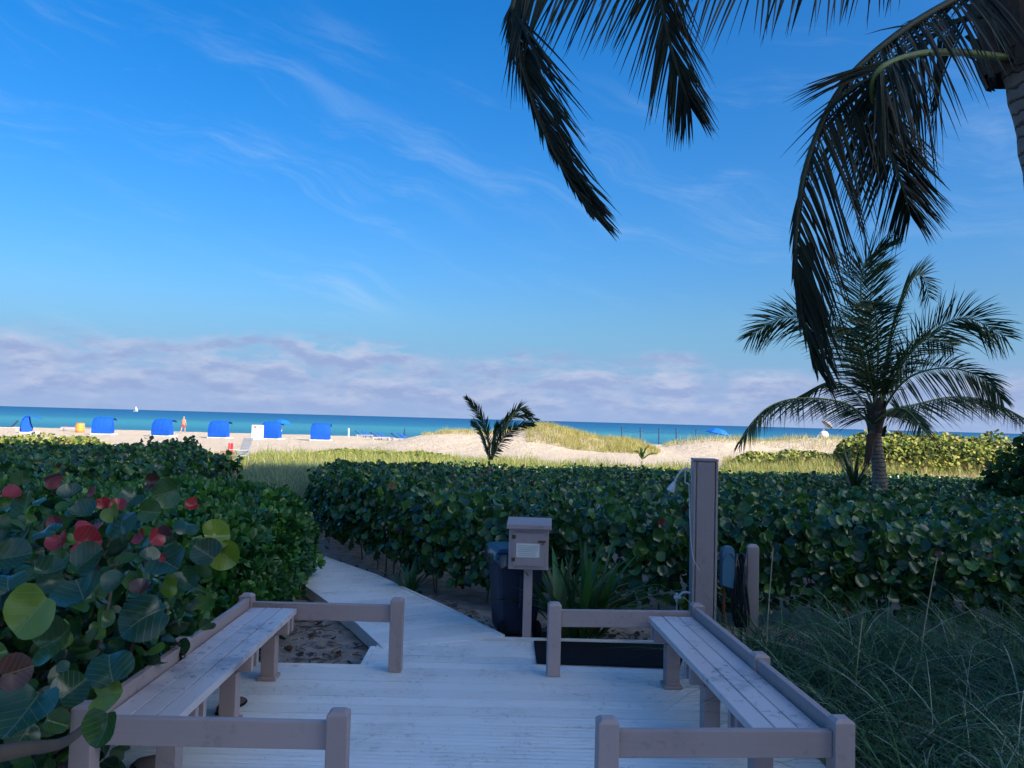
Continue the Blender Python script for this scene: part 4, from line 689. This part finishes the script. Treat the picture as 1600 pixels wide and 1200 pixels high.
q = PY(1274, 676, 58); o = empty('beach_umbrella', (q.x, 58, float(gz(q.x, 58))), label='grey pink half folded umbrella leaning on the dune crest', cat='umbrella'); umbrella(o, 1.7, .5, M['greycloth'], R(40))
q = PY(1287, 680, 57); o = empty('beach_bag', (q.x, 57, float(gz(q.x, 57))), label='white rounded bag beside the grey folded umbrella', cat='bag'); MB().lathe([(.2, 0), (.34, .12), (.36, .3), (.26, .48), (.08, .55)], 12).build('sack', M['white'], o, smooth=True); MB().tube(spline([(-.15, 0, .46), (0, 0, .66), (.15, 0, .46)], 8), .025).build('handle', M['greycloth'], o)

q = PY(125, 672, 74); o = empty('beach_barrel', gpt(q.x, 74), label='orange barrel on the sand near the waterline', cat='barrel'); MB().lathe([(.36, 0), (.39, .25), (.40, .5), (.39, .78), (.36, .86)], 18).build('drum', M['orange'], o, smooth=True); MB().lathe([(.40, .86), (.40, .90), (.33, .90)], 18).build('rim', M['orange'], o)
def lounger(px, py, y_, rz, label, m=None, back=.55, grp='blue sun loungers'):
    q = PY(px, py, y_); o = empty('sun_lounger', gpt(q.x, y_), R(rz), label=label, cat='lounger', group=grp); m = m or M['cushion']
    MB().box(-.95, .35, -.30, .30, .32, .40).build('cushion', m, o, bevel=.03); rot = Matrix.Rotation(-back, 4, 'Y'); MB().box(0, .75, -.30, .30, 0, .08, rot.to_3x3(), (.35, 0, .33)).build('backrest', m, o, bevel=.03)
    MB().box(-.95, .9, -.31, -.27, .26, .315).build('frame_rail', M['greywood'], o); MB().box(-.95, .9, .27, .31, .26, .315).build('frame_rail', M['greywood'], o)
    for x in (-.85, .75):
        for s in (-.29, .29): MB().box(x-.03, x+.03, s-.025, s+.025, -.04, .258).build('leg', M['greywood'], o)
for px, y_, lb in ((568, 84, 'far pair of blue loungers'), (594, 76, 'middle pair of blue loungers'), (628, 68, 'near pair of blue loungers')):
    g_ = H-gz(0, y_); py = 650+float(g_)/y_*F
    lounger(px, py, y_, 205, lb.replace('pair', 'pair,').replace(', of', ', left one of')+' on the open sand'); lounger(px+11, py, y_+.5, 165, lb.replace('pair', 'pair,').replace(', of', ', right one of')+' on the open sand')
lounger(112, 668, 80, 10, 'low lounger with a pink towel left of the orange barrel', M['pink'], .7, None); lounger(136, 668, 78, 170, 'dark lounger between the orange barrel and a blue cabana', M['greycloth'], .4, None); lounger(12, 668, 72, 20, 'dark grey folding lounger left of the side on cabana', M['darkpole'], .9, None)
q = PY(632, 688, 69.5); o = empty('closed_umbrella', gpt(q.x, 69.5), label='furled dark umbrella standing between the nearest loungers', cat='umbrella'); MB().tube([(0, 0, 0), (0, 0, 1.35)], .025, 6).build('pole', M['darkpole'], o); MB().lathe([(.03, .55), (.10, .65), (.08, 1.1), (.02, 1.3)], 8).build('canopy', M['darkpole'], o)
q = PY(545, 677, 84); o = empty('marker_post', gpt(q.x, 84), label='slim white marker post on the sand beside the farthest loungers', cat='post'); MB().post(0, 0, .12, -.1, 1.0).build('post', M['white'], o); MB().box(-.08, .08, -.02, .02, .75, .95).build('plate', M['white'], o, loc=(0, -.09, 0))

for k, px in enumerate((972, 1001, 1030, 1057, 1088)):
    y_ = 92.; q = PY(px, 668.5+(px-972)*.027, y_); g_ = gpt(q.x, y_); o = empty('rope_post', g_, label='dark blue rope post by the water, %s of the row counted from the golden dune' % ('first', 'second', 'third', 'fourth', 'fifth')[k], cat='post', group='rope posts by the water')
    MB().tube([(0, 0, -.1), (0, 0, q.z-g_.z)], .09, 8).build('post', M['darkpole'], o); MB().lathe([(.11, 0), (.12, .06), (.05, .12)], 8).build('cap', M['darkpole'], o, loc=(0, 0, q.z-g_.z-.02))
    MB().tube([(0, 0, q.z-g_.z-.35), (1.1, 0, q.z-g_.z-.5), (2.15, 0, q.z-g_.z-.38)], .018, 4).build('rope', M['darkpole'], o)

q = PY(402, 697, 48); o = empty('sign_board', gpt(q.x, 48), R(-6), label='white rectangular sign on a post standing before the beach cabanas', cat='sign'); zt = PY(402, 664, 48).z-o.location.z
MB().box(-.035, .035, -.03, .03, -.1, zt-.1).build('post', M['greywood'], o); bd = MB().box(-.39, .39, -.05, -.032, zt-.92, zt).build('board', M['white'], o, bevel=.01); MB().box(-.26, -.08, -.054, -.052, zt-.18, zt-.08).build('red_heading', M['redink'], bd); MB().box(.0, .3, -.054, -.052, zt-.15, zt-.10).build('red_heading', M['redink'], bd)
for k in range(5): MB().box(-.28, .2+.1*random.random(), -.054, -.052, zt-.30-.11*k, zt-.275-.11*k).build('text_line', M['ink'], bd)
YR = 31; q = PY(361, 722, YR); o = empty('rescue_stand', gpt(q.x, YR), R(10), label='red stand with a hoop handle on the sand beside the grey slatted chair', cat='stand'); zt = PY(361, 692, YR).z-o.location.z
MB().box(-.05, .05, -.05, .05, -.05, zt*.98).build('post', M['red'], o, bevel=.01); MB().box(-.13, -.08, -.05, .05, zt*.5, zt).build('upright', M['red'], o, bevel=.01); MB().box(-.08, -.05, -.03, .03, zt*.52, zt*.6).build('bracket', M['red'], o)
MB().tube([(-.27+.17*math.cos(2*math.pi*k/18)*(1 if k < 10 else .9), -.06, zt*.42+.12*math.sin(2*math.pi*k/18)) for k in range(19)], .016, 6, False).build('hoop', M['red'], o)
q = PY(376, 724, 30.5); o = empty('slatted_chair', gpt(q.x, 30.5), R(-28), label='grey slatted beach chair with reclined back beside the red stand', cat='chair')
rot = Matrix.Rotation(R(-22), 3, 'X')
for k in range(6): MB().box(-.26, .26, -.012, .012, .12*k, .12*k+.105, rot, (0, .1, .38)).build('back_slat', M['greywood'], o)
for k in range(4): MB().box(-.26, .26, -.42+.13*k, -.31+.13*k, .34, .362).build('seat_slat', M['greywood'], o)
for s in (-1, 1):
    for y_ in (-.38, .12): MB().box(s*.24-.025, s*.24+.025, y_-.025, y_+.025, -.05, .338).build('leg', M['greywood'], o)
    MB().box(s*.275-.02, s*.275+.02, -.42, .25, .55, .575).build('arm', M['greywood'], o)

# the walker in red shorts
q = PY(286, 675, 86); g_ = gpt(q.x, 86); o = empty('person', g_, R(-15), label='person in red shorts walking along the sand towards the water', cat='person')
def skinned(name, verts, edges, rad, m, parent, root=0):
    me = bpy.data.meshes.new(name); me.from_pydata(verts, edges, []); q = link(name, me, m, parent); md = q.modifiers.new('skin', 'SKIN'); md.use_smooth_shade = True
    for i, r_ in enumerate(rad): me.skin_vertices[0].data[i].radius = (r_, r_*.85)
    me.skin_vertices[0].data[root].use_root = True; q.modifiers.new('sub', 'SUBSURF').levels = 1; return q
vb = [(0, 0, .95), (0, 0, 1.15), (0, .02, 1.40), (0, .02, 1.52), (0, .03, 1.62), (0, .03, 1.74), (-.10, 0, .88), (-.12, -.10, .50), (-.12, -.24, .10), (-.12, -.12, .04), (.10, 0, .88), (.12, .14, .50), (.12, .16, .08), (.12, .28, .03), (-.20, .02, 1.42), (-.30, .05, 1.14), (-.30, .17, .92), (-.30, .22, .84), (.20, .02, 1.42), (.31, -.04, 1.14), (.33, .03, .90), (.33, .06, .82)]
eb = [(0, 1), (1, 2), (2, 3), (3, 4), (4, 5), (0, 6), (6, 7), (7, 8), (8, 9), (0, 10), (10, 11), (11, 12), (12, 13), (2, 14), (14, 15), (15, 16), (16, 17), (2, 18), (18, 19), (19, 20), (20, 21)]
rb = [.15, .16, .17, .06, .09, .08, .10, .065, .045, .035, .10, .065, .045, .035, .065, .05, .038, .035, .065, .05, .038, .035]
skinned('body', vb, eb, rb, M['skin'], o)
skinned('shorts', [(0, 0, .98), (0, 0, .9), (-.11, -.02, .80), (-.12, -.08, .56), (.11, .02, .80), (.12, .10, .56)], [(0, 1), (1, 2), (2, 3), (1, 4), (4, 5)], [.18, .18, .125, .105, .125, .105], M['shorts'], o)
MB().lathe([(.05, .02), (.098, .0), (.105, .06), (.085, .12), (.03, .15)], 12, (0, .035, 1.67)).build('hair', M['hair'], o, smooth=True)

# sailing boat on the horizon
q = PY(212, 640.5, 1500); o = empty('sailing_boat', (q.x, 1500, -1.7), R(20), label='tiny white sailing boat on the horizon', cat='boat')
MB().add([(-5, 0, 1.2), (-3.5, -1.3, 1.2), (4.5, -1.2, 1.2), (4.5, 1.2, 1.2), (-3.5, 1.3, 1.2), (-4, 0, -.4), (4, -.6, -.4), (4, .6, -.4)], [(0, 1, 2, 3, 4), (0, 5, 6, 2, 1), (0, 4, 3, 7, 5), (2, 6, 7, 3), (5, 7, 6)]).build('hull', M['white'], o)
MB().tube([(0, 0, 1), (0, 0, 10)], .12, 6).build('mast', M['white'], o); MB().add([(.2, 0, 2), (4.2, .2, 2), (.2, 0, 9.8), (.2, .06, 2), (4.2, .26, 2), (.2, .06, 9.8)], [(0, 1, 2), (5, 4, 3), (0, 3, 4, 1), (1, 4, 5, 2), (2, 5, 3, 0)]).build('sail', M['white'], o)
